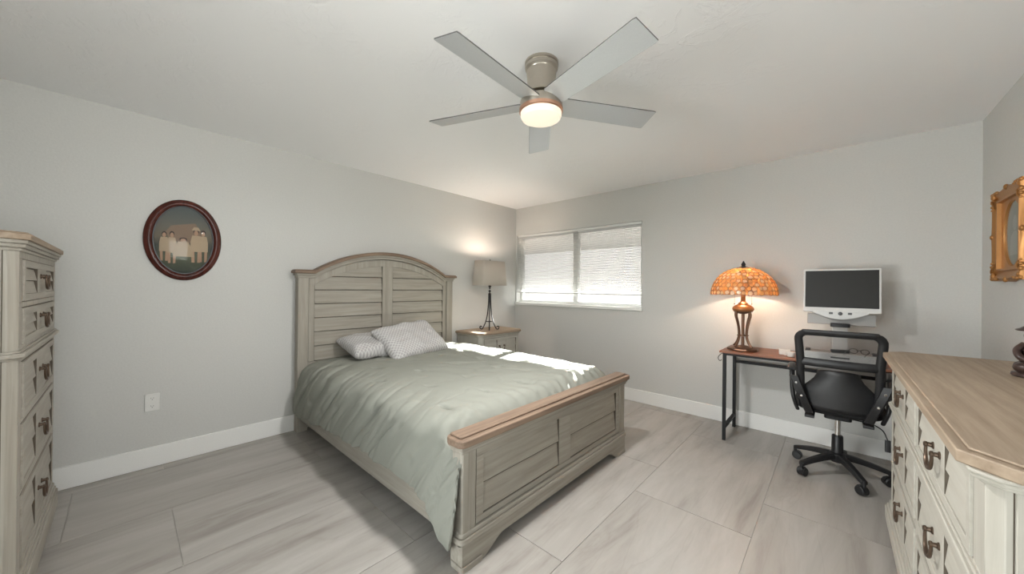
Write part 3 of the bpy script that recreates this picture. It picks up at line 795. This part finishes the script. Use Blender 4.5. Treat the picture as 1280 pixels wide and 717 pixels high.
while pos < L[-1]-.02:
    i = min(range(201), key=lambda k: abs(L[k]-pos)); v = Vs[i]; r, z = dome(v)
    m_ = max(5, int(2*PI*r/.0400))
    ph_ = random.random()
    for k in range(m_): disc(max(.02, v+random.uniform(-.012, .012)), 2*PI*(k+ph_+random.uniform(-.12, .12))/m_, .0172*random.uniform(.82, 1.08))
    pos += .0345; row += 1
mb.build('lamp_shade', [M['shade_lead'], M['shade_glass'], M['came']], t, smooth=40)
mb = MB(); mb.lathe([(.060, SZ1-.014), (.058, SZ1-.004), (.03, SZ1+.006), (.016, SZ1+.010), (.013, SZ1+.018), (.018, SZ1+.026), (.014, SZ1+.038), (.008, SZ1+.046), (.004, SZ1+.058), (0, SZ1+.060)], 20); mb.tube([(0, 0, .50), (0, 0, SZ1)], .005, 8); mb.build('finial', M['dark_metal'], t)
for sx in (-1, 1):
    mb = MB(); x = sx*.055*.8; y = sx*.03
    mb.tube([(x*.3, y*.3, .487), (x*1.3, y*1.3, .482), (x*1.3, y*1.3, .40)], .0012, 6); mb.ball((x*1.3, y*1.3, .396), .005, 2); mb.build('pull_chain', M['bronze'], t)
mb = MB(); mb.lathe([(.012, .50), (.025, .53), (.025, .55), (.012, .57), (0, .575)], 14); mb.build('bulb', M['bulb'], t)
bulb(t, (0, 0, .60), 5.2, (1, .82, .64), .03)
bulb(t, (0, -.0, .515), 2.6, (1, .60, .45), .03)

# ------------------------------------------------------------------ ceiling fan
fx, fy = 2.39, -2.474
t = thing('ceiling_fan', 'silver five-blade ceiling fan with lit round light hugging the ceiling', 'ceiling fan', (fx, fy, H))
mb = MB(); mb.lathe([(.086, 0), (.086, -.012), (.081, -.016), (.086, -.020), (.084, -.034), (.076, -.042), (.074, -.046)], 40); mb.build('canopy', M['nickel'], t)
mb = MB(); mb.lathe([(.074, -.046), (.074, -.052), (.077, -.054), (.075, -.075), (.073, -.10), (.074, -.13), (.080, -.158), (.082, -.168), (.07, -.174)], 40); mb.build('motor_housing', M['nickel'], t)
mb = MB(); mb.lathe([(.05, -.17), (.05, -.184), (.085, -.188), (.105, -.196), (.109, -.206), (.109, -.238), (.10, -.240)], 48); mb.build('hub', M['nickel'], t)
mb = MB(); mb.lathe([(.105, -.238), (.1125, -.240), (.1125, -.256), (.104, -.262)], 48); mb.build('trim_ring', M['copper_ring'], t)
M['diffuser'] = emit('glowing_opal_diffuser', (1, .80, .60), FAN_EMIT); M['diffuser'].node_tree.nodes['Principled BSDF'].inputs['Base Color'].default_value = (.55, .50, .44, 1)
mb = MB(); mb.lathe([(.106, -.258), (.1055, -.276), (.099, -.289), (.085, -.295), (0, -.298)], 48); mb.build('diffuser', M['diffuser'], t)
d = light('fan_lamp_light', 'AREA', (0, 0, -.302), 17.5, (1, .99, .975), shape='DISK', size=.18); d.parent = t; d.data.spread = PI
for k in range(5):
    a = math.radians(-86.7+72*k); pit = math.radians(13)
    mb = MB()
    x0, x1, hw0, hw1 = .085, .640, .062, .070
    pts = [(x0, -hw0*.8), (x0+.02, -hw0), (x1-.014, -hw1), (x1, -hw1*.96), (x1-.001, hw1*.96), (x1-.014, hw1), (x0+.02, hw0), (x0, hw0*.8)]
    mb.prism(pts, -.003, .003)
    for f in mb.bm.faces:
        if len(f.verts) == 4: f.material_index = 1
    b = mb.build('blade', [M['blade'], M['blade_edge']], t, bevel=.001, smooth=30, loc=(0, 0, -.212))
    # counter-clockwise edge lower
    b.rotation_euler = (Matrix.Rotation(a, 3, 'Z') @ Matrix.Rotation(-pit, 3, 'X')).to_euler()

# ------------------------------------------------------------------ wall items
# oval picture
t = thing('oval_picture', 'oval dark red-brown framed antique group photograph on the left wall', 'picture', (0, -3.635, 1.598), PI/2)
def ell(a, b, y, n=72): return [(a*math.cos(2*PI*i/n), y, b*math.sin(2*PI*i/n)) for i in range(n)]
A_, B_ = .211, .293
mb = MB(); rr = [(0, -.001), (0, -.012), (-.006, -.020), (-.014, -.022), (-.022, -.030), (-.034, -.030), (-.042, -.022), (-.048, -.016), (-.049, -.006)]
mb.grid([ell(A_+d_, B_+d_, y) for d_, y in rr], closed_v=True); mb.build('frame', M['mahogany'], t, smooth=50)
mb = MB(); mb.grid([ell(A_-.046, B_-.046, -.005), ell(A_-.046, B_-.046, -.019), ell(A_-.053, B_-.053, -.019), ell(A_-.053, B_-.053, -.005)], closed_v=True); mb.build('inner_lip', M['black_plastic'], t, smooth=40)
def photo_mat():
    m, n, l, b = mat('hand_tinted_photograph')
    tc = n.new('ShaderNodeTexCoord'); sp = n.new('ShaderNodeSeparateXYZ'); l.new(tc.outputs['Object'], sp.inputs[0])
    mr = n.new('ShaderNodeMapRange'); mr.inputs['From Min'].default_value = -.25; mr.inputs['From Max'].default_value = .25; l.new(sp.outputs['Z'], mr.inputs['Value'])
    nz = n.new('ShaderNodeTexNoise'); nz.inputs['Scale'].default_value = 14; l.new(tc.outputs['Object'], nz.inputs['Vector'])
    ad = n.new('ShaderNodeMath'); ad.operation = 'MULTIPLY_ADD'; ad.inputs[1].default_value = .16; l.new(nz.outputs['Fac'], ad.inputs[0]); l.new(mr.outputs[0], ad.inputs[2])
    r = n.new('ShaderNodeValToRGB'); e = r.color_ramp.elements
    e[0].position = .1; e[0].color = (.035, .042, .03, 1); e[1].position = 1; e[1].color = (.10, .11, .105, 1)
    for p, c in ((.32, (.085, .092, .055)), (.48, (.05, .055, .05)), (.62, (.15, .12, .085)), (.8, (.14, .13, .11))):
        x = e.new(p); x.color = (*c, 1)
    l.new(ad.outputs[0], r.inputs['Fac']); l.new(r.outputs['Color'], b.inputs['Base Color']); b.inputs['Roughness'].default_value = .7
    return m
M['photo'] = photo_mat(); M['ph_cream'] = plain('tinted_cream', (.42, .31, .21), .7, bscale=60); M['ph_skin'] = plain('tinted_skin', (.40, .24, .16), .7); M['ph_dark'] = plain('tinted_dark', (.05, .035, .03), .7); M['ph_tan'] = plain('tinted_tan', (.23, .155, .11), .7, bscale=30)
mb = MB()
e_ = ell(A_-.05, B_-.05, -.006); mb.face([mb.bm.verts.new(p) for p in e_])
def blob(mi, cx, cz, rx, rz, y): 
    mb.mi = mi; mb.face([mb.bm.verts.new((cx+rx*math.cos(2*PI*i/20), y, cz+rz*math.sin(2*PI*i/20))) for i in range(20)])
def poly(mi, pts, y): mb.mi = mi; mb.face([mb.bm.verts.new((a, y, b)) for a, b in pts])
poly(4, [(-.07, .10), (.06, .13), (.10, .05), (.06, -.02), (-.07, -.01), (-.10, .05)], -.0062)
def fig(x, zt_, wd, ht, y, legs=True, hat=False):
    if legs:
        for sx in (-1, 1): poly(2, [(x+sx*wd*.15, zt_-ht*.55), (x+sx*wd*.45, zt_-ht*.55), (x+sx*wd*.38, zt_-ht), (x+sx*wd*.12, zt_-ht)], y)
    poly(1, [(x-wd*.35, zt_-ht*.2), (x+wd*.35, zt_-ht*.2), (x+wd*.5, zt_-ht*.4), (x+wd*.5, zt_-ht*.68), (x-wd*.5, zt_-ht*.68), (x-wd*.5, zt_-ht*.4)], y-.0002)
    blob(3, x, zt_-ht*.09, wd*.26, ht*.085, y-.0003); blob(2, x, zt_-ht*.125, wd*.19, ht*.075, y-.0005)
    if hat: poly(1, [(x-wd*.4, zt_-ht*.05), (x+wd*.4, zt_-ht*.05), (x+wd*.2, zt_+.012), (x-wd*.2, zt_+.012)], y-.0007)
fig(-.105, .055, .05, .21, -.0064); fig(-.065, .06, .05, .23, -.0066); fig(.065, .09, .062, .25, -.0064, hat=True); fig(.105, .085, .055, .24, -.0066)
fig(-.005, .02, .08, .16, -.0068, legs=False)
poly(1, [(-.055, -.06), (.045, -.06), (.055, -.12), (-.06, -.12)], -.0067)
mb.build('photograph', [M['photo'], M['ph_cream'], M['ph_skin'], M['ph_dark'], M['ph_tan']], t, smooth=0)
mb = MB(); mb.grid([ell((A_-.050)*math.cos(v), (B_-.050)*math.cos(v), -.010-.028*math.sin(v)) for v in [i*PI/2/10*.995 for i in range(11)]], closed_v=True); mb.build('convex_glass', M['picture_glass'], t, smooth=180)

# gold frame on the right wall
M['gold'] = plain('antique_gold', (.40, .19, .062), .4, .6, bump=.3, bscale=60)
t = thing('gold_frame', 'ornate square gold frame holding an oval portrait on the right wall', 'picture', (W-.001, -.632, 1.605), -PI/2)
hx, hz = .235, .262
def rectring(o, y, wav=0):
    out = []
    for cx0, cz0, cx1, cz1 in ((-1, -1, 1, -1), (1, -1, 1, 1), (1, 1, -1, 1), (-1, 1, -1, -1)):
        for i in range(16):
            u = i/16; a = cx0+(cx1-cx0)*u; b = cz0+(cz1-cz0)*u
            wv = wav*(abs(math.sin(u*PI*2))*-.010+.006*math.exp(-((u-.5)/.07)**2))
            ox = a*(hx+o); oz = b*(hz+o)
            if cz0 == cz1: oz += b*wv
            else: ox += a*wv
            out.append((ox, y, oz))
    return out
mb = MB(); mb.grid([rectring(0, -.001, 1), rectring(0, -.030, 1), rectring(-.008, -.040, .7), rectring(-.022, -.036, .3), rectring(-.040, -.026), rectring(-.052, -.024), rectring(-.058, -.034), rectring(-.068, -.034), rectring(-.070, -.016)], closed_v=True)
fr = mb.build('frame', M['gold'], t, smooth=35)
mb = MB(); n = 64
inner = rectring(-.070, -.016)
oval_ = []; oval2 = []; sc_ = []
for p in inner:
    a = math.atan2(p[2]/(hz-.07), p[0]/(hx-.07)); oval_.append((.136*math.cos(a), -.016, .183*math.sin(a))); oval2.append((.130*math.cos(a), -.006, .177*math.sin(a)))
mb.grid([inner, oval_, oval2], closed_v=True); mb.build('oval_mat', M['gold'], t, smooth=30)
M['portrait'] = plain('grey_portrait_print', (.40, .41, .37), .6, bscale=12); M['portrait_l'] = plain('pale_portrait_print', (.52, .52, .48), .6)
mb = MB(); mb.face([mb.bm.verts.new((.132*math.cos(2*PI*i/48), -.0062, .179*math.sin(2*PI*i/48))) for i in range(48)])
mb.mi = 1; mb.face([mb.bm.verts.new((.030*math.cos(2*PI*i/24), -.0066, .055+.042*math.sin(2*PI*i/24))) for i in range(24)])
mb.face([mb.bm.verts.new((x, -.0065, z)) for x, z in ((-.075, -.12), (.075, -.12), (.06, -.02), (.02, .01), (-.02, .01), (-.06, -.02))])
mb.build('portrait', [M['portrait'], M['portrait_l']], t, smooth=0)
mb = MB(); mb.grid([[(.129*math.cos(v)*math.cos(2*PI*i/48), -.0085-.012*math.sin(v), .176*math.cos(v)*math.sin(2*PI*i/48)) for i in range(48)] for v in [k*PI/2/8*.995 for k in range(9)]], closed_v=True); mb.build('convex_glass', M['picture_glass'], t, smooth=180)
for sx in (-1, 1):
    for sz in (-1, 1):
        mb = MB(); cx, cz = sx*(hx-.028), sz*(hz-.028)
        mb.ball((cx, -.036, cz), (.020, .012, .020), 3)
        for (dx, dz, r) in ((.016, .016, .012), (-.03, .016, .013), (.016, -.03, .013), (-.055, .018, .010), (.018, -.055, .010), (-.075, .012, .007), (.012, -.075, .007)):
            mb.ball((cx+sx*dx, -.036, cz+sz*dz), (r, .010, r), 2)
        mb.tube([(cx+sx*.02, -.040, cz-sz*.02), (cx-sx*.005, -.044, cz-sz*.035), (cx-sx*.02, -.040, cz-sz*.055), (cx-sx*.01, -.036, cz-sz*.07)], .005, 8)
        mb.build('corner_ornament', M['gold'], t)
for (cx, cz) in ((hx-.006, 0), (-hx+.006, 0), (0, hz-.006), (0, -hz+.006)):
    mb = MB(); mb.ball((cx, -.036, cz), (.016, .011, .016), 2); mb.build('edge_ornament', M['gold'], t)
# wall outlet
t = thing('wall_outlet', 'white double power outlet low on the left wall', 'outlet', (0, -3.79, .45), PI/2)
mb = MB(); mb.prism(rrect(-.037, .037, -.0595, .0595, .005), 0, -.006, 'Y'); mb.build('cover_plate', M['white_plastic'], t, bevel=.002)
for sz in (-1, 1):
    mb = MB(); mb.prism([(.017*math.cos(a)*1.0, sz*.027+max(-.0125, min(.0125, .017*math.sin(a)))) for a in [2*PI*i/24 for i in range(24)]], -.006, -.0085, 'Y')
    mb.mi = 1
    for x in (-.006, .006): mb.box(x-.001, x+.001, -.0082, -.0088, sz*.027-.001, sz*.027+.007)
    mb.lathe([(.0025, 0), (.0025, .0004)], 10, (0, -.0084, sz*.027-.007), Matrix.Rotation(PI/2, 3, 'X')); mb.build('socket', [M['white_plastic'], M['grey_dark']], t)

# ------------------------------------------------------------------ desk and what stands on it
t = thing('desk', 'narrow desk with red-brown wooden top and thin black steel legs', 'desk', (3.395, -.27, 0))
DL, DP = 1.21, .46; hx = DL/2
mb = MB(); mb.box(-hx, hx, -DP/2, DP/2, .741, .757); mb.build('top', M['desk_wood'], t, bevel=.002)
fo = .035
for sx in (-1, 1):
    mb = MB(); a = hx-fo
    for y in (-DP/2+.015, DP/2-.045): mb.box(sx*a-.0125, sx*a+.0125, y, y+.025, 0, .741)
    mb.box(sx*a-.0125, sx*a+.0125, -DP/2+.04, DP/2-.045, .10, .125); mb.box(sx*a-.0125, sx*a+.0125, -DP/2+.04, DP/2-.045, .716, .741)
    # corner gusset
    mb.prism([(-DP/2+.04, .716), (-DP/2+.10, .716), (-DP/2+.04, .66)], sx*a-.004, sx*a+.004, 'X')
    mb.build('leg_frame', M['black_steel'], t, bevel=.002)
mb = MB(); mb.box(-hx+fo, hx-fo, -DP/2+.018, -DP/2+.038, .722, .741); mb.box(-hx+fo, hx-fo, DP/2-.042, DP/2-.022, .60, .625); mb.build('cross_bar', M['black_steel'], t, bevel=.001)
mb = MB(); mb.tube(catmull([(-hx+fo-.012, -DP/2+.05, .73), (-hx+fo-.03, -DP/2+.05, .725), (-hx+fo-.05, -DP/2+.05, .70), (-hx+fo-.052, -DP/2+.05, .68), (-hx+fo-.04, -DP/2+.05, .665), (-hx+fo-.026, -DP/2+.05, .675)], 5), .003, 8); mb.build('hook', M['black_steel'], t)

# desktop video magnifier
t = thing('video_magnifier', 'silver desktop magnifier with dark flat screen on a column over the desk', 'monitor', (3.545, -.30, .757))
scr = MB(); tl_ = math.radians(-6)
RS = Matrix.Rotation(tl_, 3, 'X')
def onscr(mb):
    for v in mb.bm.verts: v.co = RS @ v.co+Vector((0, 0, .515))
sw, s0, s1 = .214, -.160, .168
mb = MB(); mb.prism(rrect(-sw, sw, s0, s1, .008), .022, -.016, 'Y')
low = [(-sw+.06, s0+.012)]+[(x, s0-.052*math.cos(x/(sw-.05)*PI/2)) for x in xs(-sw+.06, sw-.06, 17)]+[(sw-.06, s0+.012)]
mb.prism(low, .018, -.018, 'Y'); onscr(mb); hs = mb.build('housing', M['silver_plastic'], t, bevel=.003)
mb = MB(); mb.prism(rrect(-sw+.012, sw-.012, s0+.036, s1-.012, .003), -.016, -.0175, 'Y'); onscr(mb); mb.build('screen', M['screen'], t)
mb = MB()
R_ = Matrix.Rotation(PI/2, 3, 'X')
mb.lathe([(.013, 0), (.013, .004), (.009, .006), (0, .006)], 20, (0, -.018, s0-.008), R_); onscr(mb); mb.build('dial', M['grey_dark'], t)
for sx in (-1, 1):
    mb = MB(); mb.prism(rrect(sx*.052-.011, sx*.052+.011, s0-.014, s0+.001, .002), -.018, -.021, 'Y'); onscr(mb); mb.build('button', M['grey_dark'], t)
mb = MB(); mb.hexa([(-.19, .018, .262), (.19, .018, .262), (.19, .10, .262), (-.19, .10, .262), (-.19, .022, .345), (.19, .022, .345), (.19, .09, .345), (-.19, .09, .345)]); mb.build('camera_bar', M['grey_plastic'], t, bevel=.004)
mb = MB(); mb.prism(rrect(-.055, .055, -.055, .02, .015), .250, .276); mb.build('pivot', M['black_plastic'], t, bevel=.003)
mb = MB(); mb.box(-.044, .044, .0, .075, .03, .262); mb.build('column', M['silver_plastic'], t, bevel=.006)
mb = MB(); mb.prism(rrect(-.195, .195, -.10, .155, .012), 0, .030); mb.build('base', M['silver_plastic'], t, bevel=.004)
M['tray'] = plain('grey_brown_tray_laminate', (.30, .26, .235), .4)
mb = MB(); mb.prism(rrect(-.20, .20, -.165, -.005, .010), .054, .068); mb.mi = 1; mb.prism(rrect(-.205, .205, -.188, -.165, .004), .018, .071)
mb.mi = 0; mb.box(-.16, .16, -.15, -.03, .030, .054); mb.build('reading_tray', [M['tray'], M['silver_plastic']], t, bevel=.003)
mb = MB(); mb.prism(rrect(-.05, .05, -.194, -.188, .002), .038, .048); mb.build('tray_handle', M['grey_dark'], t, bevel=.001)
for sx in (-1, 1):
    mb = MB(); mb.prism(rrect(sx*.18-.014, sx*.18+.014, -.12, -.05, .006), .068, .082); mb.build('tray_clip', M['grey_dark'], t, bevel=.002)

def on_tray(z=.757+.048): return z
mb = MB(); mb.prism(rrect(-.05, .05, -.025, .025, .012), 0, .018); mb.mi = 1
for i in range(4): mb.prism(rrect(-.035+i*.02, -.023+i*.02, -.012, .012, .003), .018, .020)
tag(mb.build('remote_control', [M['black_plastic'], M['grey_dark']], bevel=.003, loc=(3.545, -.385, .8256), rot=(0, 0, .25)), 'small black remote lying on the magnifier tray in front of the column', 'remote')
M['horn'] = plain('black_spectacle_frame', (.02, .015, .012), .3); 
mb = MB()
for sx in (-1, 1): mb.tube([(sx*.030+.022*math.cos(2*PI*i/20), 0, .020+.017*math.sin(2*PI*i/20)) for i in range(20)], .0018, 6, closed=True)
for sx in (-1, 1): mb.tube([(sx*.052, 0, .026), (sx*.056, .05, .022), (sx*.054, .11, .006), (sx*.052, .125, .002)], .0016, 6)
mb.tube([(-.009, 0, .024), (0, -.002, .027), (.009, 0, .024)], .0018, 6)
tag(mb.build('spectacles', M['horn'], loc=(3.645, -.40, .8268), rot=(0, 0, 2.9)), 'dark rimmed spectacles lying on the right side of the magnifier tray', 'spectacles')
mb = MB(); mb.prism(rrect(-.035, .035, -.022, .022, .003), 0, .040); mb.mi = 1; mb.box(-.0355, .0355, -.009, .009, .0400, .0404)
tag(mb.build('tissue_pack', [M['paper'], M['white_plastic']], bevel=.003, loc=(3.215, -.30, .757), rot=(0, 0, .2)), 'small white box on the desk between the glowing lamp and the magnifier', 'box')
t = thing('white_cup', 'small round white cup on the desk just left of the office chair back', 'cup', (3.262, -.40, .757))
mb = MB(); mb.lathe([(.016, 0), (.022, .004), (.028, .02), (.030, .038), (.0275, .038), (.025, .02), (.018, .007), (0, .006)], 24); mb.build('bowl', M['paper'], t)
mb = MB(); mb.tube(catmull([(-.028, 0, .030), (-.042, 0, .030), (-.045, 0, .019), (-.038, 0, .009), (-.025, 0, .011)], 4), .0025, 8); mb.build('handle', M['paper'], t)

# ------------------------------------------------------------------ office chair
t = thing('office_chair', 'black mesh-back swivel office chair pulled up to the desk', 'chair', (3.535, -.57, 0), math.radians(0))
def starleg(a):
    c, s_ = math.cos(a), math.sin(a)
    mb = MB()
    P = []
    for i in range(9):
        u = i/8; r = .03+u*.235; z = .135-.050*u**1.6; hw = .026-.008*u; hh = .019-.006*u
        P.append([(r*c-k*hw*s_, r*s_+k*hw*c, z+q*hh) for k, q in ((-1, -1), (1, -1), (1, .4), (.55, 1), (-.55, 1), (-1, .4))])
    V = mb.grid(P, closed_v=True); mb.face(V[0]); mb.face(V[-1])
    mb.tube([(.262*c, .262*s_, .055), (.262*c, .262*s_, .095)], .011, 10)
    leg = mb.build('leg', M['black_plastic'], t, smooth=40, bevel=.002)
    mb = MB(); d_ = a+1.9
    ax = Vector((math.cos(d_), math.sin(d_), 0)); ctr = Vector((.262*c, .262*s_, .029))+Vector((math.cos(d_+PI/2), math.sin(d_+PI/2), 0))*.012
    rot = Vector((0, 0, 1)).rotation_difference(ax).to_matrix()
    for sd in (-1, 1): mb.lathe([(.012, .006), (.026, .006), (.0285, .009), (.0285, .019), (.024, .024), (0, .025)], 20, ctr, rot @ Matrix.Diagonal((1, 1, sd)))
    mb.lathe([(.020, -.010), (.030, -.010), (.030, .010), (.020, .010)], 20, ctr+Vector((0, 0, .004)), rot)
    mb.build('caster', M['black_plastic'], leg, smooth=40)
for k in range(5): starleg(math.radians(10+72*k))
mb = MB(); mb.lathe([(.0, .095), (.04, .095), (.046, .105), (.046, .150), (.032, .158), (.030, .27), (.027, .275), (0, .275)], 28); mb.build('base_hub', M['black_plastic'], t, smooth=40)
mb = MB(); mb.lathe([(.016, .27), (.016, .42), (0, .42)], 24); mb.build('gas_lift', M['chrome'], t)
mb = MB(); mb.prism(rrect(-.07, .07, -.11, .11, .02), .405, .43); mb.build('seat_plate', M['black_steel'], t, bevel=.004)
# seat cushion
def cushion(hx, hy, z0, z1, n=28):
    P = []
    for i in range(13):
        v = i/12; a = (v-.5)*PI; s_ = math.cos(a)**.45 if 0 < i < 12 else 0.02
        zz = z0+(z1-z0)*(.5+.5*math.sin(a))
        row = []
        for k in range(48):
            b = 2*PI*k/48; ca, sa = math.cos(b), math.sin(b)
            q = (abs(ca)**3.2+abs(sa)**3.2)**(-1/3.2)
            x, y = hx*q*ca*s_, hy*q*sa*s_
            row.append((x, y, zz+(.015*(x/hx)**2 if zz > (z0+z1)/2 else 0)))
        P.append(row)
    return P
mb = MB(); P = cushion(.235, .225, .43, .525)
V = mb.grid(P, closed_v=True); mb.face(V[0]); mb.face(V[-1])
for v in mb.bm.verts: v.co.y += .03
mb.build('seat', M['black_fabric'], t, smooth=60)
# back frame: rounded trapezoid, slightly curved
def backpt(x, z): return Vector((x, -.275-.06*((z-.75)/.27)*1.0+.06*(1-(x/.2)**2)*-.35, z))
out = []
cw_t, cw_b, zt3, zb3, rc = .196, .186, 1.005, .808, .045
prof = []
for i in range(7): a = math.radians(90*i/6); prof.append((cw_t-rc+rc*math.cos(a), zt3-rc+rc*math.sin(a)))
for i in range(7): a = math.radians(90+90*i/6); prof.append((-cw_t+rc+rc*math.cos(a), zt3-rc+rc*math.sin(a)))
left = [(-cw_b-(cw_t-cw_b)*u, zb3+(zt3-rc-zb3)*u) for u in (1, .75, .5, .25, 0)][1:]
path = [(cw_b, .60), (cw_b+.001, .68), (cw_b+.002, .76)]+[(-a, b) for a, b in left[::-1]]+prof+left+[(-cw_b-.002, .76), (-cw_b-.001, .68), (-cw_b, .60)]
pts = [backpt(x, z) for x, z in path]; pts = resample(catmull(pts, 3), 70)
mb = MB(); mb.tube(pts, 1, 12, flat=(.012, .0225))
mb.build('back_frame', M['black_plastic'], t, smooth=60)
mb = MB(); mb.tube([backpt(x, zb3+.0)+Vector((0, .004, 0)) for x in xs(-cw_b, cw_b, 13)], 1, 12, flat=(.027, .013)); mb.build('lumbar_bar', M['black_plastic'], t, smooth=60)
def mesh_mat():
    m, n, l, b = mat('sheer_black_mesh'); b.inputs['Base Color'].default_value = (.015, .015, .016, 1); b.inputs['Roughness'].default_value = .7
    tr = n.new('ShaderNodeBsdfTransparent'); x = n.new('ShaderNodeMixShader')
    tc = n.new('ShaderNodeTexCoord'); sp = n.new('ShaderNodeSeparateXYZ'); l.new(tc.outputs['Object'], sp.inputs[0])
    res = []
    for ax in 'XZ':
        mu = n.new('ShaderNodeMath'); mu.operation = 'MULTIPLY'; mu.inputs[1].default_value = 420; l.new(sp.outputs[ax], mu.inputs[0])
        fr_ = n.new('ShaderNodeMath'); fr_.operation = 'FRACT'; l.new(mu.outputs[0], fr_.inputs[0])
        gt = n.new('ShaderNodeMath'); gt.operation = 'LESS_THAN'; gt.inputs[1].default_value = .26; l.new(fr_.outputs[0], gt.inputs[0]); res.append(gt)
    mx = n.new('ShaderNodeMath'); mx.operation = 'MAXIMUM'; l.new(res[0].outputs[0], mx.inputs[0]); l.new(res[1].outputs[0], mx.inputs[1])
    l.new(mx.outputs[0], x.inputs[0]); l.new(tr.outputs[0], x.inputs[1]); l.new(b.outputs[0], x.inputs[2]); l.new(x.outputs[0], n['Material Output'].inputs['Surface'])
    return m
M['mesh'] = mesh_mat()
mb = MB(); mb.grid([[backpt(x*(cw_b-.008+(cw_t-cw_b)*(z-zb3)/(zt3-zb3)), z) for x in xs(-1, 1, 13)] for z in xs(zb3+.01, zt3-.012, 9)]); mb.build('back_mesh', M['mesh'], t, smooth=180)
# lower shell between the bar and the seat
mb = MB(); P = []
for i in range(11):
    u = i/10; z = .762-.27*u; hw = .105+.090*smoothstep(.05, .62, u); y = -.258+.02*u
    P.append([(x*hw, y-.028*(1-x*x)+.012*x*x, z-.012*abs(x)**3*(1-u)) for x in xs(-1, 1, 15)])
mb.grid(P); o = mb.build('back_shell', M['black_plastic'], t, smooth=180); so = o.modifiers.new('thickness', 'SOLIDIFY'); so.thickness = .014
for sx in (-1, 1):
    mb = MB()
    P = []
    for u in xs(0, 1, 9):
        z = .705-.245*u; x = sx*(.222-.082*u); y = -.300+.055*u-.02*math.sin(u*PI); hw = .024; 
        P.append([(x-sx*hw, y+.010, z), (x-sx*hw, y-.008, z), (x+sx*hw*.7, y-.012, z), (x+sx*hw, y, z), (x+sx*hw, y+.010, z)])
    V = mb.grid(P, closed_v=True); mb.face(V[0]); mb.face(V[-1]); mb.box(sx*.14-.025, sx*.14+.025, -.255, -.05, .428, .446)
    br = mb.build('back_bracket', M['black_plastic'], t, smooth=40, bevel=.002)
    for u in (.18, .52):
        mb = MB()
        z = .705-.245*u; x = sx*(.222-.082*u); y = -.300+.055*u-.02*math.sin(u*PI)
        mb.lathe([(.0075, 0), (.0075, .003), (.005, .005), (0, .005)], 12, (x, y-.008, z), Matrix.Rotation(PI/2, 3, 'X'))
        mb.build('screw', M['chrome'], br)
    # loop armrest
    mb = MB(); x = sx*.238
    lp = catmull([(sx*.205, .02, .445), (x, .02, .46), (x+sx*.01, .05, .58), (x+sx*.012, .06, .69), (x+sx*.010, .0, .722), (x+sx*.008, -.10, .726), (x+sx*.004, -.18, .712), (x, -.21, .66), (x-sx*.004, -.225, .60), (x-sx*.015, -.24, .535), (sx*.205, -.20, .46)], 6)
    mb.tube(lp, 1, 10, flat=(.011, .015)); ar = mb.build('armrest', M['black_plastic'], t, smooth=60)
    mb = MB(); pd = catmull([(x+sx*.011, .05, .725), (x+sx*.010, .0, .735), (x+sx*.008, -.10, .739), (x+sx*.004, -.185, .727)], 6); mb.tube(pd, 1, 12, flat=(.012, .024)); mb.build('arm_pad', M['black_plastic'], ar, smooth=60)
mb = MB(); mb.tube(catmull([(.06, -.05, .415), (.16, -.10, .42), (.205, -.16, .41), (.222, -.19, .375), (.225, -.195, .36)], 5), .004, 8); mb.prism(rrect(.213, .239, -.205, -.185, .005), .295, .365); mb.build('lever', M['black_plastic'], t, bevel=.003)

# ------------------------------------------------------------------ carved figure on the dresser (right frame edge)
t = thing('carved_figurine', 'dark carved wooden figurine standing on the dresser top by the right wall', 'figurine', (4.085, -1.60, .956))
mb = MB()
mb.lathe([(.055, 0), (.062, .006), (.060, .016), (.05, .02)], 28)
for sx in (-1, 1):
    mb.ball((sx*.028, -.03, .038), (.036, .034, .024), 3); mb.ball((-.012, sx*.040, .036), (.036, .030, .023), 3)
mb.ball((0, 0, .075), (.045, .042, .046), 3); mb.ball((0, 0, .115), (.034, .032, .03), 3)
for sx in (-1, 1): mb.tube(catmull([(sx*.03, 0, .125), (sx*.05, -.012, .10), (sx*.046, -.035, .075), (sx*.022, -.046, .066)], 5), .0105, 10)
mb.build('body', M['dark_carved'], t, smooth=60)
mb = MB(); mb.ball((0, -.004, .160), (.028, .029, .030), 3); mb.ball((0, -.032, .157), (.005, .007, .006), 2)
for sx in (-1, 1): mb.ball((sx*.028, -.002, .158), (.005, .008, .011), 2)
mb.lathe([(.050, .176), (.052, .180), (.040, .186), (.028, .196), (.020, .206), (0, .210)], 24); mb.build('head', M['dark_carved'], t, smooth=60)
